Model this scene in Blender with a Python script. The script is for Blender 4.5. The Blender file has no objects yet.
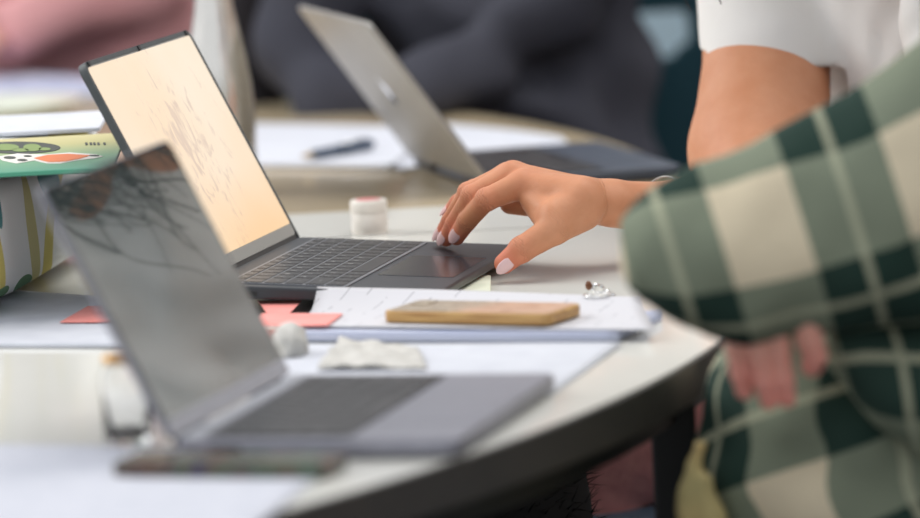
import bpy, bmesh, math, random
import numpy as np
from mathutils import Vector, Matrix

# ------------------------------------------------------------------ scene, camera, light
SC = bpy.context.scene
COL = SC.collection
TZ = 0.74                                   # table top height
F, PITCH, ROLL, CAMH = 4979.67, 0.1278, -0.05297, 0.5981
FW = Vector((0, math.cos(PITCH), -math.sin(PITCH)))
UP0 = Vector((0, math.sin(PITCH), math.cos(PITCH)))
RT = Vector((1, 0, 0)) * math.cos(ROLL) + UP0 * math.sin(ROLL)
UP = -Vector((1, 0, 0)) * math.sin(ROLL) + UP0 * math.cos(ROLL)
CAM = Vector((0, 0, TZ + CAMH))


def ray(px, py):
    return FW + RT * ((px - 460) / F) - UP * ((py - 259) / F)


def at(px, py, Y):                          # a sight line's point at distance Y into the room
    d = ray(px, py)
    return CAM + d * (Y / d.y)


def on(px, py, z=0.0):                      # a sight line's point on the plane z above the table top
    d = ray(px, py)
    return CAM + d * ((TZ + z - CAM.z) / d.z)


cd = bpy.data.cameras.new('camera')
cam = bpy.data.objects.new('camera', cd)
COL.objects.link(cam)
cam.matrix_world = Matrix(((RT.x, UP.x, -FW.x, CAM.x), (RT.y, UP.y, -FW.y, CAM.y), (RT.z, UP.z, -FW.z, CAM.z), (0, 0, 0, 1)))
cd.sensor_width = 36
cd.lens = F / 920 * 36
cd.clip_start = 0.05
cd.dof.use_dof = True
cd.dof.focus_distance = 4.52
cd.dof.aperture_fstop = 3.3
SC.camera = cam

SC.view_settings.view_transform = 'Standard'
SC.view_settings.look = 'None'
SC.view_settings.exposure = 0.0
SC.view_settings.gamma = 1
SC.view_settings.use_curve_mapping = False
SC.cycles.use_denoising = True
SC.cycles.max_bounces = 8

w = bpy.data.worlds.new('world')
SC.world = w
w.use_nodes = True
bg = w.node_tree.nodes['Background']
bg.inputs[0].default_value = (0.93, 0.96, 1.0, 1)
bg.inputs[1].default_value = 0.92


def area(name, loc, target, sx, sy, power, col):
    l = bpy.data.lights.new(name, 'AREA')
    l.shape = 'RECTANGLE'
    l.size, l.size_y, l.energy, l.color = sx, sy, power, col
    o = bpy.data.objects.new(name, l)
    o.location = loc
    o.rotation_euler = (Vector(target) - Vector(loc)).to_track_quat('-Z', 'Y').to_euler()
    COL.objects.link(o)
    return o


area('window_light', (-3.2, 5.6, 2.7), (0, 4.8, 0.8), 2.6, 1.6, 84, (1.0, 0.98, 0.95))
area('ceiling_light', (0.6, 5.0, 3.0), (0.1, 4.8, 0.7), 1.6, 1.6, 34, (1.0, 0.95, 0.88))


# ------------------------------------------------------------------ materials
def srgb(r, g, b):
    f = lambda c: (c / 255 / 12.92) if c <= 10 else (((c / 255) + .055) / 1.055) ** 2.4
    return (f(r), f(g), f(b), 1)


def mat(name, col, rough=0.5, metal=0.0, spec=0.5, **kw):
    m = bpy.data.materials.new(name)
    m.use_nodes = True
    b = m.node_tree.nodes['Principled BSDF']
    b.inputs['Base Color'].default_value = col
    b.inputs['Roughness'].default_value = rough
    b.inputs['Metallic'].default_value = metal
    b.inputs['Specular IOR Level'].default_value = spec
    for k, v in kw.items():
        b.inputs[k.replace('_', ' ')].default_value = v
    return m


def N(m, t, **kw):
    n = m.node_tree.nodes.new(t)
    for k, v in kw.items():
        setattr(n, k, v)
    return n


def L(m, a, b):
    m.node_tree.links.new(a, b)


def bsdf(m):
    return m.node_tree.nodes['Principled BSDF']


def coords(m, scale=(1, 1, 1), kind='Object', rot=(0, 0, 0), loc=(0, 0, 0)):
    tc = N(m, 'ShaderNodeTexCoord')
    mp = N(m, 'ShaderNodeMapping')
    mp.inputs['Scale'].default_value = scale
    mp.inputs['Rotation'].default_value = rot
    mp.inputs['Location'].default_value = loc
    L(m, tc.outputs[kind], mp.inputs['Vector'])
    return mp.outputs['Vector']


def ramp(m, fac, stops, interp='LINEAR'):
    r = N(m, 'ShaderNodeValToRGB')
    r.color_ramp.interpolation = interp
    el = r.color_ramp.elements
    while len(el) < len(stops):
        el.new(0.5)
    for e, (p, c) in zip(el, stops):
        e.position = p
        e.color = c
    L(m, fac, r.inputs['Fac'])
    return r.outputs['Color']


def noise(m, vec, scale, detail=3, rough=.5, dist=0.0):
    n = N(m, 'ShaderNodeTexNoise')
    n.inputs['Scale'].default_value = scale
    n.inputs['Detail'].default_value = detail
    n.inputs['Roughness'].default_value = rough
    n.inputs['Distortion'].default_value = dist
    L(m, vec, n.inputs['Vector'])
    return n.outputs['Fac']


def bump(m, h, strength=.3, dist=.001):
    b = N(m, 'ShaderNodeBump')
    b.inputs['Strength'].default_value = strength
    b.inputs['Distance'].default_value = dist
    L(m, h, b.inputs['Height'])
    L(m, b.outputs['Normal'], bsdf(m).inputs['Normal'])


def math_(m, op, a, b=None, c=None):
    n = N(m, 'ShaderNodeMath', operation=op)
    for i, v in enumerate((a, b, c)):
        if v is None:
            continue
        if isinstance(v, (int, float)):
            n.inputs[i].default_value = v
        else:
            L(m, v, n.inputs[i])
    return n.outputs[0]


def mix(m, fac, a, b):
    n = N(m, 'ShaderNodeMix', data_type='RGBA')
    if isinstance(fac, (int, float)):
        n.inputs[0].default_value = fac
    else:
        L(m, fac, n.inputs[0])
    for i, v in ((6, a), (7, b)):
        if isinstance(v, tuple):
            n.inputs[i].default_value = v
        else:
            L(m, v, n.inputs[i])
    return n.outputs[2]


def varied(name, c1, c2, scale=20, rough=.6, bscale=None, bstr=.2, bdist=.001, **kw):
    m = mat(name, c1, rough, **kw)
    v = coords(m)
    L(m, ramp(m, noise(m, v, scale, 4), [(.35, c1), (.65, c2)]), bsdf(m).inputs['Base Color'])
    if bscale:
        bump(m, noise(m, v, bscale, 3), bstr, bdist)
    return m


M = {}
M['table'] = varied('white_laminate', srgb(238, 237, 230), srgb(233, 232, 226), 3, .12, spec=.4)
M['table_far'] = varied('beige_laminate', srgb(196, 180, 150), srgb(190, 174, 146), 3, .14, spec=.4)
M['edge'] = varied('black_edge_band', srgb(62, 58, 55), srgb(56, 53, 51), 60, .45)
M['black_steel'] = varied('black_steel', srgb(12, 14, 17), srgb(16, 18, 22), 40, .5)
M['floor'] = varied('grey_floor', srgb(72, 68, 64), srgb(60, 57, 55), 6, .5)
M['wall'] = varied('pale_wall', srgb(206, 200, 192), srgb(198, 193, 186), 2, .8)
M['wallwarm'] = varied('warm_wall', srgb(214, 190, 172), srgb(206, 184, 168), 2, .8)
M['paper'] = varied('paper', srgb(208, 211, 220), srgb(200, 203, 213), 30, .7, 60, .1)
M['paper_blue'] = varied('bluish_paper', srgb(206, 208, 218), srgb(196, 199, 210), 50, .7)
M['tissue'] = varied('tissue', srgb(204, 202, 197), srgb(186, 184, 179), 60, .8, 120, .5, .002)
M['pink_note'] = varied('pink_sticky_paper', srgb(245, 150, 142), srgb(248, 162, 156), 30, .7)
M['cream_note'] = varied('cream_note_paper', srgb(226, 228, 208), srgb(214, 218, 196), 30, .7)
M['dark_body'] = varied('dark_laptop_shell', srgb(46, 49, 55), srgb(42, 45, 51), 80, .38, spec=.5)
M['dark_side'] = varied('dark_laptop_side', srgb(40, 41, 42), srgb(50, 51, 52), 80, .4)
M['rubber'] = varied('grey_green_rubber', srgb(74, 78, 80), srgb(62, 66, 68), 50, .4)
M['key'] = varied('black_key', srgb(32, 30, 32), srgb(38, 36, 38), 90, .32)
M['keyB'] = varied('black_key_matte', srgb(32, 31, 34), srgb(40, 38, 42), 90, .35)
M['legend'] = mat('key_legend_white', srgb(190, 190, 190), .5)
M['pad'] = mat('touchpad_glass', srgb(52, 54, 59), .2)
M['grey_metal'] = varied('space_grey_metal', srgb(142, 142, 152), srgb(134, 134, 144), 90, .42, metal=.3)
M['pale_reflection'] = varied('pale_reflection_grey', srgb(168, 170, 178), srgb(160, 162, 170), 90, .4)  # pale tone standing for light reflected off the foreground laptop's chin
M['silver_metal'] = varied('silver_metal', srgb(160, 158, 154), srgb(152, 150, 147), 90, .38, metal=.5)
M['blue_dark'] = varied('dark_blue_grey_shell', srgb(66, 74, 88), srgb(60, 68, 82), 40, .4)
M['steel'] = varied('brushed_steel', srgb(228, 225, 220), srgb(220, 217, 212), 30, .18, metal=.92)
M['bezelgrey'] = mat('grey_bezel', srgb(158, 158, 154), .35)
M['well'] = mat('keyboard_well_grey', srgb(128, 130, 136), .35, .3)
M['bezelblack'] = mat('black_bezel', srgb(24, 24, 26), .12)
M['chrome'] = mat('chrome', srgb(225, 225, 225), .08, 1.0)
M['goldmetal'] = mat('gold_metal', srgb(190, 150, 100), .25, 1.0)
M['brownbead'] = mat('brown_bead', srgb(110, 66, 36), .3)
M['black'] = mat('black_plastic', srgb(20, 20, 22), .4)
M['white_plastic'] = mat('white_plastic', srgb(226, 220, 212), .3)
M['nail'] = mat('pink_nail_polish', srgb(232, 196, 198), .16, spec=.6)
M['glass'] = mat('clear_glass', (1, 1, 1, 1), .0, Transmission_Weight=1.0, IOR=1.45)
M['film'] = mat('clear_film', (1, 1, 1, 1), .05, Transmission_Weight=1.0, IOR=1.2)
M['ceramic'] = mat('white_glaze', srgb(204, 210, 196), .2)
M['ceramic_green'] = mat('green_glaze', srgb(120, 146, 124), .25)
M['teal_plastic'] = mat('teal_plastic', srgb(22, 62, 74), .5)
M['sky_blue'] = mat('sky_blue_plastic', srgb(140, 184, 212), .45)
M['ice_blue'] = mat('ice_blue_plastic', srgb(196, 222, 236), .45)
M['pen_blue'] = mat('grey_blue_pen', srgb(70, 84, 104), .35)
M['pen_tip'] = mat('beige_pen_tip', srgb(190, 170, 140), .4)
M['pinkcap'] = mat('pink_lid_label', srgb(206, 130, 128), .4)
M['orange'] = mat('orange_sticker', srgb(226, 124, 70), .5)
M['stickwhite'] = mat('white_sticker', srgb(226, 222, 216), .5)
M['stickblack'] = mat('dark_sticker', srgb(56, 66, 58), .5)
M['stickgreen'] = mat('lime_sticker', srgb(128, 152, 86), .5)
M['gold_cloth'] = varied('sand_cloth', srgb(196, 172, 118), srgb(170, 160, 112), 14, .9, 200, .3)
M['black_fur'] = mat('black_fur', srgb(10, 10, 11), .8)
M['hair'] = varied('brown_hair', srgb(62, 42, 32), srgb(44, 30, 24), 80, .45)
M['hair_black'] = varied('black_hair', srgb(28, 24, 22), srgb(20, 17, 16), 80, .45)
M['eye'] = mat('eye_white', srgb(236, 232, 226), .2)


def skin(name, base, red, light):
    m = mat(name, base, .52, spec=.35)
    v = coords(m)
    c = ramp(m, noise(m, v, 26, 5, .6), [(.3, base), (.7, light)])
    at_ = N(m, 'ShaderNodeAttribute', attribute_name='flush')
    L(m, mix(m, at_.outputs['Fac'], c, red), bsdf(m).inputs['Base Color'])
    b = bsdf(m)
    b.inputs['Subsurface Weight'].default_value = .12
    b.inputs['Subsurface Radius'].default_value = (.6, .25, .15)
    b.inputs['Subsurface Scale'].default_value = .01
    h = math_(m, 'ADD', math_(m, 'MULTIPLY', noise(m, v, 900, 2), .25), math_(m, 'MULTIPLY', noise(m, v, 160, 5, .65, .6), .9))
    cr = N(m, 'ShaderNodeAttribute', attribute_name='crease')
    h = math_(m, 'SUBTRACT', h, math_(m, 'MULTIPLY', cr.outputs['Fac'], 3.0))
    bump(m, h, .45, .0009)
    return m


M['skin'] = skin('tan_skin', srgb(197, 134, 98), srgb(218, 116, 94), srgb(207, 148, 114))
M['skin_arm'] = M['skin']
M['skin_pale'] = skin('pink_skin', srgb(226, 168, 150), srgb(226, 142, 130), srgb(230, 178, 160))


def cloth(name, c1, c2, scale=9, weave=900, wrinkle=30, ws=.5, wd=.004):
    m = mat(name, c1, .9, spec=.2)
    v = coords(m)
    L(m, ramp(m, noise(m, v, scale, 4), [(.3, c1), (.7, c2)]), bsdf(m).inputs['Base Color'])
    h = math_(m, 'ADD', math_(m, 'MULTIPLY', noise(m, v, weave, 2), .12), noise(m, v, wrinkle, 3, .5, .4))
    bump(m, h, ws, wd)
    return m


M['tee'] = cloth('white_jersey', srgb(226, 224, 220), srgb(218, 216, 214), 6, 900, 22, .3)
M['hoodie'] = cloth('charcoal_jersey', srgb(66, 67, 76), srgb(56, 57, 66), 5, 500, 10, .6, .01)
M['hoodie_dark'] = cloth('black_jersey', srgb(40, 37, 40), srgb(32, 30, 34), 5, 500, 10, .6, .01)
M['pink_top'] = cloth('pink_jersey', srgb(218, 166, 168), srgb(206, 148, 150), 5, 500, 8, .6, .01)
M['pink_knit'] = cloth('pink_knit', srgb(228, 160, 154), srgb(212, 142, 138), 60, 420, 60, .8, .004)
M['denim'] = cloth('dark_denim', srgb(40, 48, 66), srgb(34, 40, 56), 12, 700, 20)

# plaid: light and dark bands both ways with a thin cream line in the dark ones (UV in metres)
def plaid(name, per=.138, rot=0.0, du=0.0, dv=0.0, perv=None, lv=.46, nv=.73, lu=.46):
    m = mat(name, (1, 1, 1, 1), .9, spec=.15)
    v = coords(m, (1 / per, 1 / (perv or per), 1), 'UV', (0, 0, rot), (du, dv, 0))
    s = N(m, 'ShaderNodeSeparateXYZ')
    L(m, v, s.inputs[0])
    band, line = [], []
    for ax in ('X', 'Y'):
        fr = math_(m, 'FRACT', math_(m, 'ADD', s.outputs[ax], 100.0))
        band.append(math_(m, 'LESS_THAN', fr, lv if ax == 'Y' else lu))
        line.append(math_(m, 'LESS_THAN', math_(m, 'ABSOLUTE', math_(m, 'SUBTRACT', fr, nv if ax == 'Y' else .73)), .024))
    su = math_(m, 'MULTIPLY', math_(m, 'ADD', band[0], band[1]), .5)
    nz = noise(m, coords(m), 18, 4)
    c = ramp(m, su, [(0, srgb(30, 54, 47)), (.5, srgb(128, 136, 117)), (1, srgb(222, 208, 180))], 'CONSTANT')
    el = c.node.color_ramp.elements
    el[1].position, el[2].position = .25, .75
    ln = math_(m, 'MULTIPLY', math_(m, 'MAXIMUM', line[0], line[1]), .55)
    c2 = mix(m, ln, c, srgb(196, 196, 168))
    c3 = mix(m, math_(m, 'MULTIPLY', nz, .18), c2, srgb(90, 96, 88))
    L(m, c3, bsdf(m).inputs['Base Color'])
    bump(m, math_(m, 'ADD', noise(m, coords(m), 14, 3), math_(m, 'MULTIPLY', noise(m, coords(m), 500, 2), .05)), .5, .01)
    return m


# cushion: white cotton with yellow bows, teal and green leaves
def cushion_mat():
    m = mat('leaf_print_cotton', (1, 1, 1, 1), .9, spec=.2)
    v = coords(m, (1, 1, 1), 'UV')
    white = mix(m, noise(m, v, 9, 4), srgb(240, 243, 242), srgb(230, 234, 234))
    c = white
    def ell(cx, cy, rx, ry, rot, r0, r1, col, c):
        mp = N(m, 'ShaderNodeMapping', vector_type='TEXTURE')
        mp.inputs['Location'].default_value = (cx, cy, 0)
        mp.inputs['Rotation'].default_value = (0, 0, rot)
        mp.inputs['Scale'].default_value = (rx, ry, 1)
        L(m, v, mp.inputs['Vector'])
        ln = N(m, 'ShaderNodeVectorMath', operation='LENGTH')
        L(m, mp.outputs[0], ln.inputs[0])
        d = ln.outputs['Value']
        f = math_(m, 'MULTIPLY', math_(m, 'GREATER_THAN', d, r0), math_(m, 'LESS_THAN', d, r1))
        return mix(m, f, c, col)
    yel, teal, grn, lt = srgb(214, 202, 120), srgb(92, 146, 150), srgb(106, 142, 110), srgb(196, 204, 200)
    # u to the right in metres from the left frame side, v up in metres
    c = ell(-.015, .03, .062, .115, 0, 0, 1, yel, c)
    c = ell(-.020, .015, .060, .105, 0, 0, 1, white, c)
    c = ell(.020, .124, .024, .014, 0, 0, 1, teal, c)
    c = ell(.0435, .098, .004, .022, .1, 0, 1, teal, c)
    c = ell(.035, .010, .020, .010, .5, 0, 1, grn, c)
    c = ell(-.006, .065, .004, .03, 0, 0, 1, teal, c)
    c = ell(.085, .05, .006, .07, .1, 0, 1, mix(m, .3, yel, lt), c)
    c = ell(.072, .012, .012, .010, .5, 0, 1, grn, c)
    c = ell(.14, .05, .04, .09, -.2, .7, 1, yel, c)
    c = ell(.11, .10, .012, .02, .5, 0, 1, teal, c)
    c = ell(-.12, .05, .05, .09, .2, .7, 1, yel, c)
    c = ell(-.15, .10, .03, .02, -.5, 0, 1, teal, c)
    L(m, c, bsdf(m).inputs['Base Color'])
    bump(m, noise(m, coords(m), 700, 2), .3, .0006)
    return m


M['cushion'] = cushion_mat()


# ------------------------------------------------------------------ mesh helpers
def link(o, parent=None):
    COL.objects.link(o)
    if parent:
        o.parent = parent
    return o


def mesh_obj(name, verts, faces, m, parent=None, smooth=False, mats=None, fmat=None, uv=None):
    me = bpy.data.meshes.new(name)
    me.from_pydata([tuple(v) for v in verts], [], faces)
    for mm in (mats or [m]):
        me.materials.append(mm)
    if fmat:
        me.polygons.foreach_set('material_index', fmat)
    if uv is not None:
        ul = me.uv_layers.new(name='UVMap')
        for lp in me.loops:
            ul.data[lp.index].uv = uv[lp.vertex_index]
    if smooth:
        me.polygons.foreach_set('use_smooth', [True] * len(me.polygons))
    me.validate()
    me.update()
    return link(bpy.data.objects.new(name, me), parent)


def tag(o, label, cat, group=None):
    o['label'] = label
    o['category'] = cat
    if group:
        o['group'] = group
    return o


def struct(o):
    o['kind'] = 'structure'
    return o


def empty(name, loc, rz=0, label=None, cat=None, group=None):
    o = bpy.data.objects.new(name, None)
    o.location = loc
    o.rotation_euler = (0, 0, rz)
    o.empty_display_size = .05
    COL.objects.link(o)
    if label:
        tag(o, label, cat, group)
    return o


def rrect(x0, x1, y0, y1, r, n=6):
    pts = []
    for cx, cy, a0 in ((x1 - r, y1 - r, 0), (x0 + r, y1 - r, 90), (x0 + r, y0 + r, 180), (x1 - r, y0 + r, 270)):
        for i in range(n + 1):
            a = math.radians(a0 + 90 * i / n)
            pts.append((cx + r * math.cos(a), cy + r * math.sin(a)))
    return pts


def slab_geo(outline, z0, z1, b=.0005, nb=2):
    """closed outline extruded z0..z1 with rounded rims; z0, z1 may be functions of (x, y)"""
    n = len(outline)
    P = [Vector((x, y)) for x, y in outline]
    nor = []
    for i in range(n):
        t = (P[(i + 1) % n] - P[i - 1])
        t = t.normalized() if t.length > 1e-9 else Vector((1, 0))
        nor.append(Vector((t.y, -t.x)))
    ar = sum(P[i].x * P[(i + 1) % n].y - P[(i + 1) % n].x * P[i].y for i in range(n))
    if ar < 0:
        nor = [-q for q in nor]
    f0 = z0 if callable(z0) else (lambda x, y: z0)
    f1 = z1 if callable(z1) else (lambda x, y: z1)
    rings = []
    for k in range(nb + 1):
        a = math.pi / 2 * k / nb
        rings.append((b * (1 - math.sin(a)), 0, b * (1 - math.cos(a))))
    for k in range(nb + 1):
        a = math.pi / 2 * k / nb
        rings.append((b * (1 - math.cos(a)), 1, -b * (1 - math.sin(a))))
    V, Fc = [], []
    for ins, top, dz in rings:
        for i in range(n):
            q = P[i] - nor[i] * ins
            V.append((q.x, q.y, (f1 if top else f0)(q.x, q.y) + dz))
    for r in range(len(rings) - 1):
        for i in range(n):
            j = (i + 1) % n
            Fc.append((r * n + i, r * n + j, (r + 1) * n + j, (r + 1) * n + i))
    Fc.append(tuple(range(n - 1, -1, -1)))
    Fc.append(tuple((len(rings) - 1) * n + i for i in range(n)))
    if ar < 0:
        Fc = [tuple(reversed(f)) for f in Fc]
    return V, Fc


def slab(name, outline, z0, z1, m, parent=None, b=.0005, nb=2, smooth=False):
    V, Fc = slab_geo(outline, z0, z1, b, nb)
    return mesh_obj(name, V, Fc, m, parent, smooth)


def box(name, x0, x1, y0, y1, z0, z1, m, parent=None, r=None, b=.001):
    r = r or .001
    return slab(name, rrect(x0, x1, y0, y1, r, 3), z0, z1, m, parent, b)


def loft(name, rings, m, parent=None, cap=True, uv=None, smooth=True, closed=True):
    n = len(rings[0])
    V = [p for r in rings for p in r]
    Fc = []
    for k in range(len(rings) - 1):
        for i in range(n if closed else n - 1):
            j = (i + 1) % n
            Fc.append((k * n + i, k * n + j, (k + 1) * n + j, (k + 1) * n + i))
    if cap and closed:
        Fc.append(tuple(range(n - 1, -1, -1)))
        Fc.append(tuple((len(rings) - 1) * n + i for i in range(n)))
    o = mesh_obj(name, V, Fc, m, parent, smooth, uv=uv)
    return o


def lathe(name, prof, m, parent=None, n=40, loc=(0, 0, 0)):
    rings = [[(loc[0] + r * math.cos(2 * math.pi * i / n), loc[1] + r * math.sin(2 * math.pi * i / n), loc[2] + z) for i in range(n)] for r, z in prof]
    return loft(name, rings, m, parent)


def tube(name, pts, r, m, parent=None, n=8, taper=None):
    pts = [Vector(p) for p in pts]
    rings = []
    up = Vector((0, 0, 1))
    for i, p in enumerate(pts):
        t = (pts[min(i + 1, len(pts) - 1)] - pts[max(i - 1, 0)]).normalized()
        a = t.cross(up)
        if a.length < 1e-3:
            a = t.cross(Vector((1, 0, 0)))
        a.normalize()
        b = t.cross(a).normalized()
        rr = r if taper is None else r * taper(i / (len(pts) - 1))
        rings.append([p + (a * math.cos(2 * math.pi * k / n) + b * math.sin(2 * math.pi * k / n)) * rr for k in range(n)])
    return loft(name, rings, m, parent)


def catmull(pts, n=8):
    pts = [Vector(p) for p in pts]
    q = [pts[0] * 2 - pts[1]] + pts + [pts[-1] * 2 - pts[-2]]
    out = []
    for i in range(1, len(q) - 2):
        for k in range(n):
            t = k / n
            a, b, c, d = q[i - 1], q[i], q[i + 1], q[i + 2]
            out.append(.5 * ((2 * b) + (c - a) * t + (2 * a - 5 * b + 4 * c - d) * t * t + (-a + 3 * b - 3 * c + d) * t ** 3))
    out.append(pts[-1])
    return out


# ------------------------------------------------------------------ smooth bodies from rounded cones
import openvdb


class Body:
    def __init__(self, voxel):
        self.h = voxel
        self.p = []
        self.post = None

    def cone(self, a, b, ra, rb, k=.01, flat=None, fr=1.0):
        """flat = direction in which the section is squeezed by fr"""
        self.p.append((np.array(a, float), np.array(b, float), ra, rb, k, None if flat is None else np.array(Vector(flat).normalized()), fr))
        return self

    def ball(self, a, r, k=.01, flat=None, fr=1.0):
        return self.cone(a, Vector(a) + Vector((0, 0, 1e-5)), r, r, k, flat, fr)

    def field(self):
        lo = np.min([np.minimum(q[0], q[1]) - max(q[2], q[3]) * max(1, q[6]) for q in self.p], 0) - self.h * 5
        hi = np.max([np.maximum(q[0], q[1]) + max(q[2], q[3]) * max(1, q[6]) for q in self.p], 0) + self.h * 5
        n = np.ceil((hi - lo) / self.h).astype(int) + 1
        big = 4 * self.h + .02
        D = np.full(n, big, np.float32)
        for a, b, ra, rb, k, fl, fr in self.p:
            R = max(ra, rb) * max(1, fr) + k + 5 * self.h
            i0 = np.maximum(((np.minimum(a, b) - R - lo) / self.h).astype(int), 0)
            i1 = np.minimum(((np.maximum(a, b) + R - lo) / self.h).astype(int) + 2, n)
            ax = [lo[i] + self.h * np.arange(i0[i], i1[i], dtype=np.float32) for i in range(3)]
            X, Y, Z = np.meshgrid(*ax, indexing='ij', sparse=True)
            px, py, pz = X - a[0], Y - a[1], Z - a[2]
            ba = b - a
            if fl is not None:
                s = 1 / fr - 1
                d = px * fl[0] + py * fl[1] + pz * fl[2]
                px, py, pz = px + s * d * fl[0], py + s * d * fl[1], pz + s * d * fl[2]
                ba = ba + s * (ba @ fl) * fl
            bb = ba @ ba
            t = np.clip((px * ba[0] + py * ba[1] + pz * ba[2]) / bb, 0, 1)
            d = np.sqrt((px - t * ba[0]) ** 2 + (py - t * ba[1]) ** 2 + (pz - t * ba[2]) ** 2) - (ra + (rb - ra) * t)
            if fl is not None:
                d = d * min(1, fr)
            S = D[i0[0]:i1[0], i0[1]:i1[1], i0[2]:i1[2]]
            if k > 0:
                h = np.maximum(k - np.abs(S - d), 0) / k
                D[i0[0]:i1[0], i0[1]:i1[1], i0[2]:i1[2]] = np.minimum(S, d) - h * h * h * k / 6
            else:
                D[i0[0]:i1[0], i0[1]:i1[1], i0[2]:i1[2]] = np.minimum(S, d)
        if self.post:
            ax = [lo[i] + self.h * np.arange(n[i], dtype=np.float32) for i in range(3)]
            D = self.post(D, *np.meshgrid(*ax, indexing='ij', sparse=True)).astype(np.float32)
        return D, lo

    def geo(self):
        D, lo = self.field()
        g = openvdb.FloatGrid(1.0)
        g.copyFromArray(np.ascontiguousarray(D))
        pts, quads = g.convertToQuads(0.0)
        pts = np.asarray(pts) * self.h + lo
        return pts, np.asarray(quads)[:, ::-1]


def body_obj(name, bodies, m, parent=None, attrs=None):
    V, Q, off = [], [], 0
    for b in bodies:
        p, q = b.geo()
        V.append(p)
        Q.append(q + off)
        off += len(p)
    V, Q = np.concatenate(V), np.concatenate(Q)
    me = bpy.data.meshes.new(name)
    me.vertices.add(len(V))
    me.vertices.foreach_set('co', V.astype(np.float32).ravel())
    me.loops.add(len(Q) * 4)
    me.loops.foreach_set('vertex_index', Q.ravel().astype(np.int32))
    me.polygons.add(len(Q))
    me.polygons.foreach_set('loop_start', np.arange(0, len(Q) * 4, 4, dtype=np.int32))
    me.update(calc_edges=True)
    me.polygons.foreach_set('use_smooth', [True] * len(Q))
    me.materials.append(m)
    for nm, fn in (attrs or {}).items():
        a = me.attributes.new(nm, 'FLOAT', 'POINT')
        a.data.foreach_set('value', fn(V).astype(np.float32))
    me.validate()
    # make sure faces look outwards
    bm = bmesh.new()
    bm.from_mesh(me)
    if bm.calc_volume(signed=True) < 0:
        bmesh.ops.reverse_faces(bm, faces=bm.faces)
        bm.to_mesh(me)
    bm.free()
    return link(bpy.data.objects.new(name, me), parent)


def folds(amp, freqs, seed=1):
    """cloth folds: pushes the surface in and out with long bent ridges"""
    rnd = random.Random(seed)
    T = []
    for f, a in freqs:
        d = Vector((rnd.uniform(-1, 1), rnd.uniform(-1, 1), rnd.uniform(-1, 1))).normalized()
        e = Vector((rnd.uniform(-1, 1), rnd.uniform(-1, 1), rnd.uniform(-1, 1))).normalized()
        T.append((f, a, d, e, rnd.uniform(0, 6)))

    def post(D, X, Y, Z):
        for f, a, d, e, ph in T:
            wv = np.sin((X * e.x + Y * e.y + Z * e.z) * f * .6 + ph) * 1.1
            D = D + amp * a * np.sin((X * d.x + Y * d.y + Z * d.z) * f + wv + ph)
        return D
    return post


# ------------------------------------------------------------------ setting
fl = struct(box('floor', -5, 5, -1.5, 13, -.1, 0, M['floor']))
struct(box('wall_back', -5, 5, 13, 13.1, 0, 2.9, M['wall']))
struct(box('wall_right', 5, 5.1, -1.5, 13, 0, 2.9, M['wallwarm']))


# ------------------------------------------------------------------ tables
def arc(cx, cy, R, a0, a1, n):
    return [(cx + R * math.cos(math.radians(a0 + (a1 - a0) * i / n)), cy + R * math.sin(math.radians(a0 + (a1 - a0) * i / n))) for i in range(n + 1)]


def table(name, label, cx, cy, R, y_flat, sign, m, legs_=None):
    root = empty(name, (cx, cy, 0), 0, label, 'table')
    half = math.degrees(math.asin((y_flat - cy) / R))
    if sign < 0:
        out = arc(0, 0, R, half, -180 - half, 120)
        oute = arc(0, 0, R + .004, half, -180 - half, 120)
    else:
        out = arc(0, 0, R, half, 180 - half, 120)
        oute = arc(0, 0, R + .004, half, 180 - half, 120)
    slab('tabletop', out, TZ - .024, TZ, m, root, .0006)
    slab('edge_band', oute, TZ - .034, TZ - .0008, M['edge'], root, .0015)
    # steel rail under the rim
    ri, ro = R - .085, R - .03
    a = (half - 4, -180 - half + 4) if sign < 0 else (half + 4, 180 - half - 4)
    o1, o2 = arc(0, 0, ro, a[0], a[1], 80), arc(0, 0, ri, a[0], a[1], 80)
    slab('frame_rail', o1 + o2[::-1], TZ - .062, TZ - .0345, M['black_steel'], root, .001)
    legs = (-15.7, -70, -120, -164) if sign < 0 else (14, 70, 120, 166)
    for g in legs:
        x, y = (R - .037) * math.cos(math.radians(g)), (R - .037) * math.sin(math.radians(g))
        V, Fc = slab_geo(rrect(x - .018, x + .018, y - .018, y + .018, .003, 3), 0, TZ - .0346, .002)
        mesh_obj('leg', V, Fc, M['black_steel'], root)
    return root


table('conference_table', 'rounded glossy white table with thick black edge in the foreground', -1.641, 4.54, 1.9155, 4.866, -1, M['table'])
table('conference_table', 'far beige rounded table carrying steel bottle and open silver laptop', -1.68, 5.16, 1.9155, 5.09, 1, M['table_far'])
root = empty('link_table', (-1.5, 4.98, 0), 0, 'narrow white table section between foreground table and beige table', 'table')
slab('tabletop', rrect(-1.7, 1.745, -.104, .106, .003, 3), TZ - .024, TZ, M['table'], root, .0006)
slab('edge_band', rrect(-1.702, 1.747, -.1055, .1075, .003, 3), TZ - .034, TZ - .0008, M['edge'], root, .001)
for sx in (-1.6, -.5, .6, 1.66):
    box('leg', sx - .018, sx + .018, -.018, .018, 0, TZ - .0346, M['black_steel'], root)


# ------------------------------------------------------------------ laptops
GLY = {}


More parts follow.
